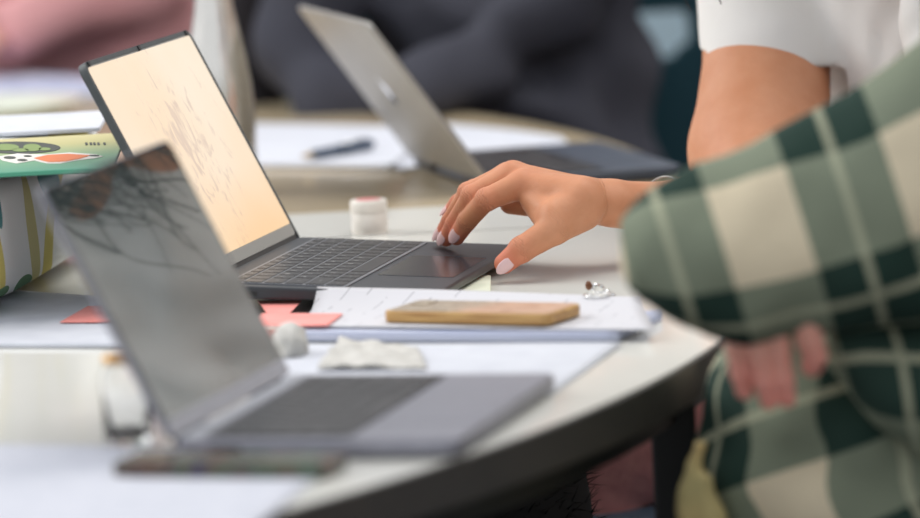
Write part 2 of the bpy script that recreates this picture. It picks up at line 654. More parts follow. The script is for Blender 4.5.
def glyph(ch, size):
    if (ch, size) not in GLY:
        c = bpy.data.curves.new('g', 'FONT')
        c.body = ch
        c.size = size
        c.align_x = 'CENTER'
        c.align_y = 'CENTER'
        c.resolution_u = 2
        o = bpy.data.objects.new('g', c)
        COL.objects.link(o)
        dg = bpy.context.evaluated_depsgraph_get()
        me = bpy.data.meshes.new_from_object(o.evaluated_get(dg))
        GLY[(ch, size)] = ([tuple(v.co) for v in me.vertices], [tuple(p.vertices) for p in me.polygons])
        bpy.data.objects.remove(o)
        bpy.data.curves.remove(c)
        bpy.data.meshes.remove(me)
    return GLY[(ch, size)]


ROWS = [(['esc'] + ['F%d' % i for i in range(1, 13)] + ['del'], [1] * 14, .6),
        (list('`1234567890-=') + ['back'], [1] * 13 + [1.6], 1),
        (['tab'] + list('QWERTYUIOP[]') + ['\\'], [1.5] + [1] * 12 + [1.1], 1),
        (['caps'] + list("ASDFGHJKL;'") + ['enter'], [1.8] + [1] * 11 + [1.8], 1),
        (['shift'] + list('ZXCVBNM,./') + ['shift'], [2.3] + [1] * 10 + [2.3], 1),
        (['ctrl', 'fn', 'win', 'alt', ' ', 'alt', 'ctrl', '<', 'v', '>'], [1.3, 1, 1, 1, 5, 1, 1, 1.1, 1.1, 1.1], 1)]


def laptop(name, label, hc, yaw, W, D, zh, zf, th_r, th_f, op, HS, lt, body, sidem, keym, padm, disp, bez, pads=None, chin=.012, side_b=.006, top_b=.008, kx0=.022, pitch=.0188, pad=(.136, .206, .065), keys=True, rubber=None, logo=None, hinge_drop=0.0, lidm=None, wellm=None, chin_m=None):
    wellm = wellm or M['black']
    """local axes: x from hinge to front edge, y along the hinge away from the camera, z up; origin on the table under the hinge"""
    root = empty(name, hc, -yaw, label, 'laptop')
    al = math.atan((zh - zf) / D)
    base = slab('base', rrect(0, D, -W / 2, W / 2, .011, 8), lambda x, y: -th_r + (th_r - th_f) * x / D, 0, body, root, .0022, 3)
    base.location = (0, 0, zh)
    base.rotation_euler = (0, al, 0)
    # keyboard
    well_x1 = kx0 + pitch * (5.6 + .12)
    mw = W / 2 - .014
    slab('keyboard_well', rrect(kx0 - .002, well_x1, -mw, mw, -.001 + .004, 3), .00002, .0011, wellm, base, .0001, 1)
    if keys:
        x = kx0
        for names, wd, hr in ROWS:
            tot = sum(wd)
            u = (2 * mw - .004) / tot
            y = -mw + .002
            for nm, wk in zip(names, wd):
                kw, kh = wk * u, pitch * hr
                g = .0011
                V, Fc = slab_geo(rrect(x + g, x + kh - g, y + g, y + kw - g, .0014, 3), .0004, .0017, .0003, 1)
                fm = [0] * len(Fc)
                if nm.strip():
                    gv, gf = glyph(nm, .0066 if len(nm) == 1 else .0038)
                    cx, cy = x + kh / 2, y + kw / 2
                    if len(nm) == 1:
                        cy -= kw * .12
                        cx -= kh * .08
                    o0 = len(V)
                    V += [(cx - b_, cy + a_, .00175) for a_, b_, c_ in gv]
                    Fc += [tuple(i + o0 for i in f) for f in gf]
                    fm += [1] * len(gf)
                mesh_obj('key', V, Fc, None, base, mats=[keym, M['legend']], fmat=fm)
                y += kw
            x += pitch * hr
    px0, px1, pw = pad
    slab('touchpad', rrect(px0, px1, -pw, pw, .003, 4), .00005, .00035, padm, base, .0002, 1)
    for sx in (.02, D - .02):
        for sy in (-1, 1):
            zt = -(th_r + (th_f - th_r) * sx / D)
            gap = (zh - sx * math.tan(al)) + zt
            lathe('rubber_foot', [(.001, zt - gap + .0004), (.007, zt - gap + .0006), (.007, zt + .0002)], M['black'], base, 16, (sx, sy * (W / 2 - .03), 0))
    # ports on the near side
    slab('port', rrect(.028, .052, -W / 2 - .0003, -W / 2 + .002, .0003, 2), -.0085, -.0045, M['black'], base, .0002, 1)
    # lid: lies open flat along -x, then turned up about the hinge
    lid = slab('lid', rrect(-HS, hinge_drop, -W / 2, W / 2, .010, 8), -lt, 0, lidm or body, root, .0016, 3)
    lid.location = (-.0005, 0, zh + .001)
    lid.rotation_euler = (0, math.pi / 2 - op, 0)
    if rubber:
        outl = rrect(-HS - .0012, hinge_drop, -W / 2 - .0012, W / 2 + .0012, .011, 8)
        inn = rrect(-HS + .003, hinge_drop + .002, -W / 2 + .003, W / 2 - .003, .008, 8)
        V = [(a, b, z) for z in (-lt - .0008, .0012) for a, b in outl] + [(a, b, z) for z in (.0012, -lt - .0008) for a, b in inn]
        n = len(outl)
        Fc = [(r * n + i, r * n + (i + 1) % n, ((r + 1) % 4) * n + (i + 1) % n, ((r + 1) % 4) * n + i) for r in range(4) for i in range(n)]
        mesh_obj('bumper_frame', V, Fc, rubber, lid)
        for yy in (-W / 2 + .012, 0, W / 2 - .012):
            slab('rubber_pad', rrect(-HS - .0012, -HS + .004, yy - .003, yy + .003, .001, 3), .001, .0024, M['black'], lid, .0004, 1)
    slab('bezel', rrect(-HS + .0012, -.002, -W / 2 + .0012, W / 2 - .0012, .008, 6), .0001, .0006, bez, lid, .0002, 1)
    slab('display', rrect(-HS + top_b, -chin, -W / 2 + side_b, W / 2 - side_b, .002, 3), .0005, .0008, disp, lid, .0001, 1)
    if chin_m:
        slab('chin_reflection', rrect(-chin - .001, -.001, -W / 2 + .002, W / 2 - .002, .001, 2), .0006, .0011, chin_m, lid, .0002, 1)  # added strip: the chin's reflected light as a paler colour
        slab('pale_hinge_band', rrect(.001, kx0 - .006, -W / 2 + .004, W / 2 - .004, .002, 3), .00005, .0009, chin_m, base, .0003, 1)  # added band carrying the same pale tone beside the hinge
    # hinge barrel
    n = 16
    for yy0, yy1 in ((-W / 2 + .02, -W / 2 + .09), (W / 2 - .09, W / 2 - .02)):
        rings = [[(-.003 + .004 * math.cos(2 * math.pi * i / n), yy, zh - .004 + .004 * math.sin(2 * math.pi * i / n)) for i in range(n)] for yy in (yy0, yy1)]
        loft('hinge', rings, M['black'], root)
    if logo:
        c = (-HS * .5, 0)
        pts = []
        for i in range(40):
            a = 2 * math.pi * i / 40
            r = .013 * (1 + .10 * math.cos(2 * a) + .05 * math.cos(3 * a))
            if abs(a - math.pi / 2) < .45:
                r *= .78
            pts.append((c[0] + r * math.cos(a) * 1.05, c[1] + r * math.sin(a)))
        slab('logo', pts, -lt - .0004, -lt + .0002, logo, lid, .0001, 1)
        lf = [(c[0] - .0165 + .005 * math.cos(a) + .002 * math.sin(a), c[1] + .002 + .002 * math.sin(a) - .002 * math.cos(a)) for a in [2 * math.pi * i / 16 for i in range(16)]]
        slab('logo', lf, -lt - .0004, -lt + .0002, logo, lid, .0001, 1)
    return root


def display_on():
    m = mat('peach_display_smudged', srgb(30, 24, 20), .25)
    v = coords(m, (1, 1, 1))
    n1 = noise(m, coords(m, (9, 20, 1), rot=(0, 0, .5)), 3.6, 4, .55, 1.0)
    n2 = noise(m, v, 5, 2)
    bandm = N(m, 'ShaderNodeSeparateXYZ')
    L(m, v, bandm.inputs[0])
    base = ramp(m, n2, [(.3, srgb(255, 226, 192)), (.7, srgb(254, 238, 216))])
    # printed grey marks gathered in the middle of the page
    dx = math_(m, 'ABSOLUTE', math_(m, 'ADD', bandm.outputs['X'], .12))
    dy = math_(m, 'ABSOLUTE', math_(m, 'ADD', bandm.outputs['Y'], -.0))
    near = math_(m, 'SUBTRACT', 1.0, math_(m, 'ADD', math_(m, 'MULTIPLY', dx, 9.0), math_(m, 'MULTIPLY', dy, 10.0)))
    mk = math_(m, 'ADD', n1, math_(m, 'MULTIPLY', near, .12))
    f = ramp(m, mk, [(.575, (0, 0, 0, 1)), (.70, (.62, .62, .62, 1))])
    edge = ramp(m, math_(m, 'MULTIPLY', bandm.outputs['X'], -4.76), [(.02, srgb(255, 236, 208)), (.4, srgb(255, 255, 255))])
    c = mix(m, f, base, srgb(214, 190, 176))
    mm = N(m, 'ShaderNodeMix', data_type='RGBA', blend_type='MULTIPLY')
    mm.inputs[0].default_value = 1
    L(m, c, mm.inputs[6])
    L(m, edge, mm.inputs[7])
    L(m, mm.outputs[2], bsdf(m).inputs['Emission Color'])
    bsdf(m).inputs['Emission Strength'].default_value = .93
    return m


HA = Vector((-.1516, 4.6654, TZ)) - Vector((math.sin(.2467), math.cos(.2467), 0)) * .160
laptop('laptop', 'dark convertible laptop with a bright peach screen, touched by the hand', HA, .2467, .320, .215, .028, .016, .0125, .0085, .4537, .219, .0050,
       M['dark_body'], M['dark_side'], M['key'], M['pad'], display_on(), M['bezelgrey'], rubber=M['rubber'], chin=.0135, hinge_drop=.010, lidm=M['dark_side'], side_b=.0045, top_b=.0045, wellm=M['well'])
m = mat('glossy_dark_glass', srgb(52, 70, 72), .03, spec=.5, IOR=2.2, Coat_Weight=1.0, Coat_Roughness=.03, Coat_IOR=1.9)  # teal in the base colour stands for a reflected teal top
HB = Vector((-.1373, 3.8756, TZ)) - Vector((math.sin(.2613), math.cos(.2613), 0)) * .152
laptop('laptop', 'blurred grey laptop in the foreground, its dark screen mirroring hair and face', HB, .2613, .304, .215, .0155, .0145, .0125, .0115, .4463, .208, .005,
       M['grey_metal'], M['grey_metal'], M['keyB'], M['grey_metal'], m, M['bezelblack'], chin=.013, side_b=.004, top_b=.004, pad=(.134, .206, .075), chin_m=M['pale_reflection'])
CY = -.27
HC = Vector((.036, 5.165, TZ)) + Vector((math.sin(CY), math.cos(CY), 0)) * .15
laptop('laptop', 'open silver laptop on the far table, its back turned to the camera', HC, CY, .30, .212, .0155, .0145, .0125, .0115, .60, .211, .0055,
       M['blue_dark'], M['blue_dark'], M['keyB'], M['blue_dark'], M['bezelblack'], M['bezelblack'], chin=.010, side_b=.004, top_b=.004, pad=(.134, .206, .075), logo=M['chrome'], lidm=M['silver_metal'])


# ------------------------------------------------------------------ papers and small things on the table
def sheet(name, corners, thick, m, label=None, cat=None, wave=.0015, curl=None, seed=0, z=0.0, nx=24, ny=24, group=None):
    """paper from four table-plane corners (near-left, near-right, far-right, far-left); rests on z"""
    rnd = random.Random(seed)
    ph = [rnd.uniform(0, 6) for _ in range(4)]
    A, B, C, D_ = [Vector((c[0], c[1], 0)) for c in corners]
    org = (A + B + C + D_) / 4
    V = []
    for lay in (0, 1):
        for j in range(ny + 1):
            for i in range(nx + 1):
                u, v = i / nx, j / ny
                p = A.lerp(B, u).lerp(D_.lerp(C, u), v) - org
                zz = wave * (1 + math.sin(u * 5 + ph[0] + v * 2) * math.sin(v * 4 + ph[1])) * .5
                if curl:
                    zz += curl(u, v)
                V.append((p.x, p.y, zz + (thick if lay else 0)))
    n = (nx + 1) * (ny + 1)
    Fc = []
    for j in range(ny):
        for i in range(nx):
            a = j * (nx + 1) + i
            Fc.append((a + nx + 1, a + nx + 2, a + 1, a))
            Fc.append((n + a, n + a + 1, n + a + nx + 2, n + a + nx + 1))
    rim = [i for i in range(nx + 1)] + [j * (nx + 1) + nx for j in range(1, ny + 1)] + [ny * (nx + 1) + i for i in range(nx - 1, -1, -1)] + [j * (nx + 1) for j in range(ny - 1, 0, -1)]
    for k in range(len(rim)):
        a, b = rim[k], rim[(k + 1) % len(rim)]
        Fc.append((a, b, b + n, a + n))
    o = mesh_obj(name, V, Fc, m, None, True)
    o.location = (org.x, org.y, TZ + z + .0002)
    if label:
        tag(o, label, cat, group)
    return o


def quad(*pp, z=0.0):
    return [on(px, py, z)[:2] for px, py in pp]


def stack_mat():
    m = mat('bluish_page_edges', srgb(190, 196, 220), .8)
    v = coords(m, (1, 1, 400))
    L(m, ramp(m, noise(m, v, 3, 2), [(.35, srgb(158, 168, 200)), (.6, srgb(206, 210, 228))]), bsdf(m).inputs['Base Color'])
    return m


def lined_mat(col, line, per, rot=0.3):
    m = mat('printed_paper', col, .75)
    v = coords(m, (1, 1, 1), rot=(0, 0, rot))
    s = N(m, 'ShaderNodeSeparateXYZ')
    L(m, v, s.inputs[0])
    fr = math_(m, 'FRACT', math_(m, 'ADD', math_(m, 'DIVIDE', s.outputs['X'], per), 100.0))
    ln = math_(m, 'LESS_THAN', fr, .06)
    nz = math_(m, 'GREATER_THAN', noise(m, v, 30, 2), .52)
    L(m, mix(m, math_(m, 'MULTIPLY', math_(m, 'MULTIPLY', ln, nz), .6), col, line), bsdf(m).inputs['Base Color'])
    return m


M['stack'] = stack_mat()
M['printed'] = lined_mat(srgb(206, 206, 212), srgb(120, 120, 130), .021, .35)

# front sheet running under the grey laptop
sheet('paper_sheet', quad((250, 398), (552, 396), (622, 346), (296, 346)), .0012, M['paper'], 'white sheet lying beneath and behind the foreground laptop', 'paper', seed=3)
# thick bluish stack below the phone
slb = quad((292, 343), (618, 343), (662, 321), (324, 313))
st = sheet('paper_stack', slb, .0085, M['stack'], 'bluish white stack of papers under the wooden cased phone', 'papers', seed=4, wave=.001)


def curlf(u, v):
    return .010 * max(0, v - .55) ** 2 * 6 * (1 - .6 * u)


sheet('paper_sheet', quad((300, 326), (655, 328), (640, 301), (318, 299), z=.012), .0006, M['printed'], 'printed white sheet on the stack, its back edge curling against the dark laptop', 'paper', z=.0098, seed=5, wave=.0012, curl=curlf)
sheet('sticky_note', quad((255, 327), (328, 327), (343, 315), (262, 315), z=.012), .0006, M['pink_note'], 'pink paper slip between the white sheet and the stack', 'sticky note', z=.0125, seed=6, wave=.0006)
sheet('sticky_note', quad((268, 318), (288, 318), (302, 304), (258, 304), z=.006), .0006, M['pink_note'], 'smaller pink slip right against the side of the dark laptop', 'sticky note', z=.008, seed=16, wave=.0006)
# left pages with the other pink slip
sheet('open_notebook', quad((-140, 348), (152, 349), (150, 303), (-60, 290)), .0035, M['paper'], 'white open pages lying in front of the leaf print cushion', 'notebook', seed=7, wave=.001)
sheet('sticky_note', quad((60, 323), (135, 323), (140, 307), (88, 307), z=.005), .0006, M['pink_note'], 'pink slip on the white pages near the cushion', 'sticky note', z=.0050, seed=8, wave=.0004)
# lower left
sheet('paper_sheet', quad((-160, 560), (218, 560), (352, 452), (-40, 446)), .0012, M['paper_blue'], 'large blurred white sheet at the near left corner of the table', 'paper', seed=9)
# far side
M['paper2'] = M['paper']
sheet('paper_stack', quad((150, 166), (395, 171), (440, 133), (240, 128)), .006, M['paper'], 'white pages with a pen on top, behind the silver laptop', 'papers', seed=10)
sheet('paper_sheet', quad((400, 172), (432, 166), (420, 150), (380, 152)), .0015, M['paper'], 'loose sheet corner jutting beside the silver laptop lid', 'paper', z=.0003, seed=11)
sheet('paper_sheet', quad((455, 158), (578, 151), (560, 138), (440, 124)), .0015, M['paper'], 'white sheet on the far table behind the silver laptop keyboard', 'paper', seed=12)
sheet('paper_stack', quad((-60, 100), (112, 97), (96, 85), (-90, 74)), .008, M['stack'], 'blurred stack of papers behind the white bowl', 'papers', seed=13)
sheet('note_block', quad((452, 297), (491, 297), (491, 281), (460, 281)), .005, M['cream_note'], 'small cream block of notes by the laptop front corner', 'note pad', seed=14, wave=.0)

# crumpled tissues
def crumple(name, c, sx, sy, sz, m, label, seed, cat='tissue'):
    rnd = random.Random(seed)
    T = [(Vector((rnd.uniform(-1, 1), rnd.uniform(-1, 1), rnd.uniform(-1, 1))).normalized(), rnd.uniform(2, 7), rnd.uniform(0, 6)) for _ in range(9)]
    rings = []
    for j in range(17):
        th = math.pi * (j + .3) / 17.6
        ring = []
        for i in range(36):
            a = 2 * math.pi * i / 36
            d = Vector((math.sin(th) * math.cos(a), math.sin(th) * math.sin(a), math.cos(th)))
            r = 1 + sum(.06 * abs(math.sin(d.dot(t) * f + p)) for t, f, p in T) - .25
            ring.append((d.x * r * sx, d.y * r * sy, max(d.z * r * sz, -sz * .5) + sz * .5))
        rings.append(ring)
    o = loft(name, rings, m)
    o.location = c
    return tag(o, label, cat)


p = on(291, 357)
crumple('crumpled_tissue', (p.x, p.y, TZ + .0018), .014, .02, .017, M['tissue'], 'rounded white crumpled tissue beside the foreground laptop hinge', 2)
sheet('crumpled_paper', quad((318, 374), (428, 374), (418, 352), (340, 346)), .0006, M['tissue'], 'thin creased greyish wrapper on the sheet behind the foreground keyboard', 'wrapper', wave=.001, seed=25, z=.0028,
      curl=lambda u, v: .0042 * abs(math.sin(u * 9 + v * 4)) * abs(math.cos(u * 5 - v * 7 + 1)) * (1 - .6 * u) + .0022 * abs(math.sin(v * 15 + u * 6)) * (1 - u))


# phones
def phone(name, label, corners, z, th, case, top, ax=None):
    """corners near-left, near-right on the table plane; depth given as a vector"""
    A, B, dep = corners
    A, B = Vector((A[0], A[1])), Vector((B[0], B[1]))
    ln = (B - A).length
    u = (B - A).normalized()
    root = empty(name, (A.x, A.y, TZ + z), math.atan2(u.y, u.x), label, 'phone')
    slab('case', rrect(0, ln, 0, dep, .009, 6), .0, th, case, root, .0015, 3)
    slab('back_panel', rrect(.003, ln - .003, .003, dep - .003, .007, 6), th - .0002, th + .0006, top, root, .0004, 1)
    slab('camera_bump', rrect(.008, .026, dep - .034, dep - .008, .005, 5), th + .0004, th + .0016, top, root, .0005, 1)
    return root


def wood():
    m = mat('bamboo_case_side', srgb(176, 130, 74), .45)
    v = coords(m, (6, 30, 200))
    L(m, ramp(m, noise(m, v, 3, 4), [(.3, srgb(150, 100, 52)), (.6, srgb(206, 166, 104)), (.75, srgb(186, 140, 84))]), bsdf(m).inputs['Base Color'])
    return m


def marble():
    m = mat('marbled_case_back', srgb(190, 178, 160), .3)
    v = coords(m)
    c = ramp(m, noise(m, v, 38, 7, .65, 1.4), [(.34, srgb(96, 78, 62)), (.45, srgb(190, 176, 156)), (.56, srgb(150, 132, 112)), (.68, srgb(206, 196, 180))])
    s = N(m, 'ShaderNodeSeparateXYZ')
    L(m, v, s.inputs[0])
    f = ramp(m, math_(m, 'ADD', math_(m, 'MULTIPLY', s.outputs['X'], 5.0), math_(m, 'MULTIPLY', noise(m, v, 20, 2), .3)), [(.45, (0, 0, 0, 1)), (.6, (.6, .6, .6, 1))])
    L(m, mix(m, f, c, srgb(222, 176, 148)), bsdf(m).inputs['Base Color'])
    return m


A, B = on(382, 323, .012), on(549, 326.5, .012)
phone('phone', 'phone in a wooden case with marbled back lying on the printed sheet', (A, B, .066), .0125, .0095, wood(), marble())


def phone2():
    m = mat('dark_case_reflections', srgb(60, 52, 48), .2)  # case colours and colourful reflections painted together into the base colour
    v = coords(m)
    L(m, ramp(m, noise(m, v, 24, 3, .5, .5), [(.3, srgb(40, 40, 50)), (.42, srgb(96, 70, 52)), (.5, srgb(70, 66, 62)), (.58, srgb(70, 96, 74)), (.66, srgb(92, 66, 50)), (.75, srgb(44, 50, 80))]), bsdf(m).inputs['Base Color'])
    return m


A, B = on(110, 479), on(324, 481)
phone('phone', 'dark phone in a coloured case with painted reflections lying before the foreground laptop hinge', (A, B, .054), .0012, .010, phone2(), phone2())

# small glass
def glass():
    p = Vector((-.254, 3.672, TZ))
    root = empty('glass', p, 0, 'small clear glass jar half hidden behind the foreground laptop lid', 'glass')
    R, H = .0185, .068
    prof = [(.001, .0), (R * .9, 0), (R, .003), (R, H * .8), (R * .8, H * .9), (R * .8, H), (R * .72, H), (R * .72, H * .88), (R * .9, H * .78), (R * .9, .005), (.001, .005)]
    lathe('jar', prof, M['glass'], root, 40)
    lathe('rim', [(R * .86, H - .006), (R * .9, H - .003), (R * .86, H), (R * .7, H + .001), (.001, H + .001)], M['goldmetal'], root, 40)


glass()

# white cap
p = on(370, 233)
root = empty('pill_bottle', (p.x, p.y + .004, TZ), 0, 'small white round container with pink top behind the dark laptop', 'container')
lathe('body', [(.001, 0), (.0175, 0), (.018, .001), (.018, .020), (.0175, .0205)], M['white_plastic'], root, 36)
lathe('lid', [(.0176, .0205), (.0184, .021), (.0184, .0315), (.0172, .033), (.001, .033)], M['white_plastic'], root, 36)
lathe('label', [(.001, .0336), (.0125, .0336), (.0125, .0330)], M['pinkcap'], root, 36)

# pen
a, b = on(302, 160, .01), on(372, 147, .01)
u = (b - a).normalized()
root = empty('pen', (a.x, a.y, TZ + .0078), math.atan2(u.y, u.x), 'grey blue pen with beige tip lying on the far white pages', 'pen')
ln = (b - a).length


def xrod(name, prof, m, parent):
    n = 14
    return loft(name, [[(x, r * math.cos(2 * math.pi * i / n), .006 + r * math.sin(2 * math.pi * i / n)) for i in range(n)] for x, r in prof], m, parent)


xrod('nib', [(0, .001), (.004, .0025), (.016, .0045)], M['pen_tip'], root)
xrod('barrel', [(.016, .0048), (.02, .0055), (ln * .5, .0058), (ln * .5 + .001, .0052)], M['pen_blue'], root)
xrod('cap', [(ln * .5 + .001, .0062), (ln - .004, .0062), (ln, .005)], M['pen_blue'], root)
tube('clip', [(ln - .008, 0, .0125), (ln - .02, 0, .0135), (ln * .55, 0, .0125)], .0012, M['chrome'], root)

# hair clip / keyring bits by the sleeve
p = on(600, 303, .01)
root = empty('keyring', (p.x, p.y, TZ + .0135), 0, 'small silver and brown keyring clasp on the papers by the plaid elbow', 'keyring')
crv = [at(592, 287, 4.33), at(598, 286, 4.335), at(603, 290, 4.34), at(609, 294, 4.34), at(614, 297, 4.345)]
tw = [q - root.location for q in catmull(crv, 6)]
tube('clasp', tw, .0022, M['chrome'], root, 10, lambda t: .6 + .9 * abs(math.sin(t * 12)))
q = at(588.5, 285.5, 4.33) - root.location
rings = [[(q.x + .0033 * math.sin(t) * math.cos(a) * .9, q.y + .0033 * math.sin(t) * math.sin(a), q.z + .0042 * math.cos(t)) for a in [2 * math.pi * i / 14 for i in range(14)]] for t in [math.pi * (j + .2) / 8.4 for j in range(9)]]
loft('bead', rings, M['brownbead'], root)
ring = [Vector((.011 * math.cos(a) - .002, .012 * math.sin(a), .0035)) for a in [2 * math.pi * i / 28 for i in range(29)]]
tube('ring', ring, .0012, M['chrome'], root, 8)
tube('link', [q + Vector((.001, 0, -.002)), q + Vector((.006, 0, -.006)), q + Vector((.010, 0, -.008)), Vector((.004, .004, .004))], .001, M['chrome'], root, 8)

# steel bottle
p = Vector((-.2475, 5.30, TZ))
root = empty('water_bottle', p, 0, 'tapered brushed steel bottle standing behind the dark laptop lid', 'bottle')
lathe('body', [(.001, 0), (.034, 0), (.0365, .003), (.037, .03), (.037, .09), (.0355, .12), (.031, .15), (.026, .175), (.021, .20), (.0185, .22), (.0185, .235)], M['steel'], root, 48)
lathe('cap', [(.0195, .2352), (.020, .237), (.020, .262), (.018, .266), (.001, .266)], M['steel'], root, 40)

# bowl
p = on(-2, 121)
root = empty('bowl', (p.x + .004, 6.12, TZ), 0, 'shallow white bowl on a green foot at the left of the far table', 'bowl')
lathe('dish', [(.001, .006), (.05, .006), (.085, .018), (.113, .033), (.116, .037), (.112, .037), (.08, .022), (.045, .011), (.001, .010)], M['ceramic'], root, 56)
lathe('foot_ring', [(.001, 0), (.052, 0), (.055, .002), (.050, .0065)], M['ceramic_green'], root, 48)

# cushion with a book and notebook on it
def cushion():
    root_x, root_y = -.535, 4.665
    HX, HY, H = .175, .30, .128
    V, Fc, uv = [], [], []
    nu, nv = 96, 40
    for j in range(nv + 1):
        t = -math.pi / 2 + math.pi * j / nv
        ct, stt = abs(math.cos(t)) ** .28, math.copysign(abs(math.sin(t)) ** .62, math.sin(t))
        for i in range(nu):
            a = 2 * math.pi * i / nu
            ca = math.copysign(abs(math.cos(a)) ** .34, math.cos(a))
            sa = math.copysign(abs(math.sin(a)) ** .34, math.sin(a))
            wz = 1 + .02 * math.sin(5 * a + 3 * t) + .015 * math.sin(9 * a - 2 * t)
            x, y, z = HX * ct * ca * wz, HY * ct * sa * wz, H / 2 * (1 + stt)
            V.append((x, y, z))
            # unroll around the sides, 0 at the frame's left border on the front face
            uv.append((x - .137 + (0.35 * (y + HY * .93) if x > .1 else 0), z))
    for j in range(nv):
        for i in range(nu):
            k = (i + 1) % nu
            Fc.append((j * nu + i, j * nu + k, (j + 1) * nu + k, (j + 1) * nu + i))
    o = mesh_obj('cushion', V, Fc, M['cushion'], None, True, uv=uv)
    o.location = (root_x, root_y, TZ + .0045)
    o.rotation_euler = (0, 0, math.radians(-9))
    return tag(o, 'white cushion with yellow and teal leaf print at the left of the table', 'cushion')


cushion()


def green_cover():
    m = mat('green_to_yellow_cover', (1, 1, 1, 1), .45)
    v = coords(m)
    s = N(m, 'ShaderNodeSeparateXYZ')
    L(m, v, s.inputs[0])
    f = math_(m, 'DIVIDE', s.outputs['Y'], .30)
    L(m, ramp(m, f, [(0, srgb(74, 152, 124)), (.35, srgb(120, 168, 130)), (.75, srgb(190, 186, 128)), (1, srgb(206, 198, 146))]), bsdf(m).inputs['Base Color'])
    return m


ZC = .132
A, B = on(-20, 180, ZC), on(112, 176, ZC)
root = empty('book', (-.45, 4.345, TZ + ZC + .0012), math.radians(1), 'green and yellow covered book with stickers lying on the cushion', 'book')
slab('cover', rrect(-.16, .15, 0, .30, .006, 4), .0, .004, green_cover(), root, .0008)
slab('pages', rrect(-.155, .146, .004, .296, .003, 3), -.0008, .0001, M['black'], root, .0002)


def rel(px, py):
    q = on(px, py, ZC + .006) - root.location
    return (q.x, q.y)


def poly_sticker(pts, m, z):
    q = [rel(*t) for t in pts]
    return slab('sticker', q, z, z + .0004, m, root, .0001, 1)


def ellpts(cx, cy, rx, ry, n=28):
    return [(cx + rx * math.cos(2 * math.pi * i / n), cy + ry * math.sin(2 * math.pi * i / n)) for i in range(n)]


poly_sticker(ellpts(22, 147, 42, 6.0), M['stickblack'], .0041)
for e in ((10, 147, 13, 3.2), (36, 147.5, 9, 3.6), (24, 150, 8, 1.6), (48, 149, 6, 1.5)):
    poly_sticker(ellpts(*e), M['stickgreen'], .0046)
poly_sticker([(0, 156), (20, 153), (48, 154), (72, 152), (98, 154), (105, 156), (96, 158), (78, 160), (62, 163), (48, 163), (36, 160), (18, 163), (4, 160)], M['stickwhite'], .0041)
poly_sticker([(36, 158), (50, 155), (70, 154), (92, 155.5), (82, 158.5), (66, 161.5), (50, 162), (42, 160)], M['orange'], .0046)
for e in ((12, 157.5, 6, 1.2), (24, 160, 5, 1.0), (30, 156, 4, .7), (96, 155.6, 5, .7)):
    poly_sticker(ellpts(*e), M['stickblack'], .0046)
for px in (89, 93.5, 97, 101, 107):
    poly_sticker([(px, 142), (px + 2.4, 142), (px + 2.4, 144.5), (px, 144.5)], M['stickblack'], .0041)
nb = slab('notebook', rrect(-.19, .165, 0, .17, .004, 3), 0, .004, M['paper'], None, .0008)
nb.location = (-.50, 4.715, TZ + .1335)
tag(nb, 'white notebook behind the green covered book on the cushion', 'notebook')
nb.location.y = 4.705


# ------------------------------------------------------------------ people
def head(b, c, fwd, s=1.0, k=.02):
    """skull, jaw, nose, ears and lips added to a Body; c = head centre, fwd = facing"""
    f = Vector(fwd).normalized()
    sd = f.cross(Vector((0, 0, 1))).normalized()
    u = sd.cross(f).normalized()
    q = lambda x, y, z: Vector(c) + (f * x + sd * y + u * z) * s
    b.cone(q(-.02, 0, .03), q(.02, 0, .03), .082 * s, .078 * s, k, sd, .92)
    b.cone(q(.03, 0, -.01), q(.045, 0, -.075), .062 * s, .040 * s, k, sd, .95)
    b.cone(q(.088, 0, .01), q(.105, 0, -.03), .008 * s, .012 * s, .012)
    b.cone(q(.075, -.03, .03), q(.075, .03, .03), .018 * s, .018 * s, .012)
    b.cone(q(.084, -.018, -.062), q(.084, .018, -.062), .008 * s, .008 * s, .008)
    b.cone(q(.082, -.015, -.074), q(.082, .015, -.074), .009 * s, .009 * s, .008)
    for y in (-1, 1):
        b.cone(q(-.005, y * .078, .012), q(-.002, y * .076, -.028), .016 * s, .010 * s, .008, sd, .5)
        b.ball(q(.072, y * .031, .004), .014 * s, .01)
        b.ball(q(.058, y * .042, -.03), .026 * s, .02)
    return q


def eyes(q, root):
    for y in (-1, 1):
        c = q(.0785, y * .031, .004)
        rings = [[c + Vector((.0105 * math.sin(t) * math.cos(a), .0105 * math.sin(t) * math.sin(a), .0105 * math.cos(t))) for a in [2 * math.pi * i / 16 for i in range(16)]] for t in [math.pi * (j + .2) / 8.4 for j in range(9)]]
        loft('eye', rings, M['eye'], root)
        c = q(.0865, y * .031, .004)
        rings = [[c + Vector((.005 * math.sin(t) * math.cos(a), .005 * math.sin(t) * math.sin(a), .005 * math.cos(t))) for a in [2 * math.pi * i / 12 for i in range(12)]] for t in [math.pi * (j + .2) / 8.4 for j in range(9)]]
        loft('iris', rings, M['hair_black'], root)


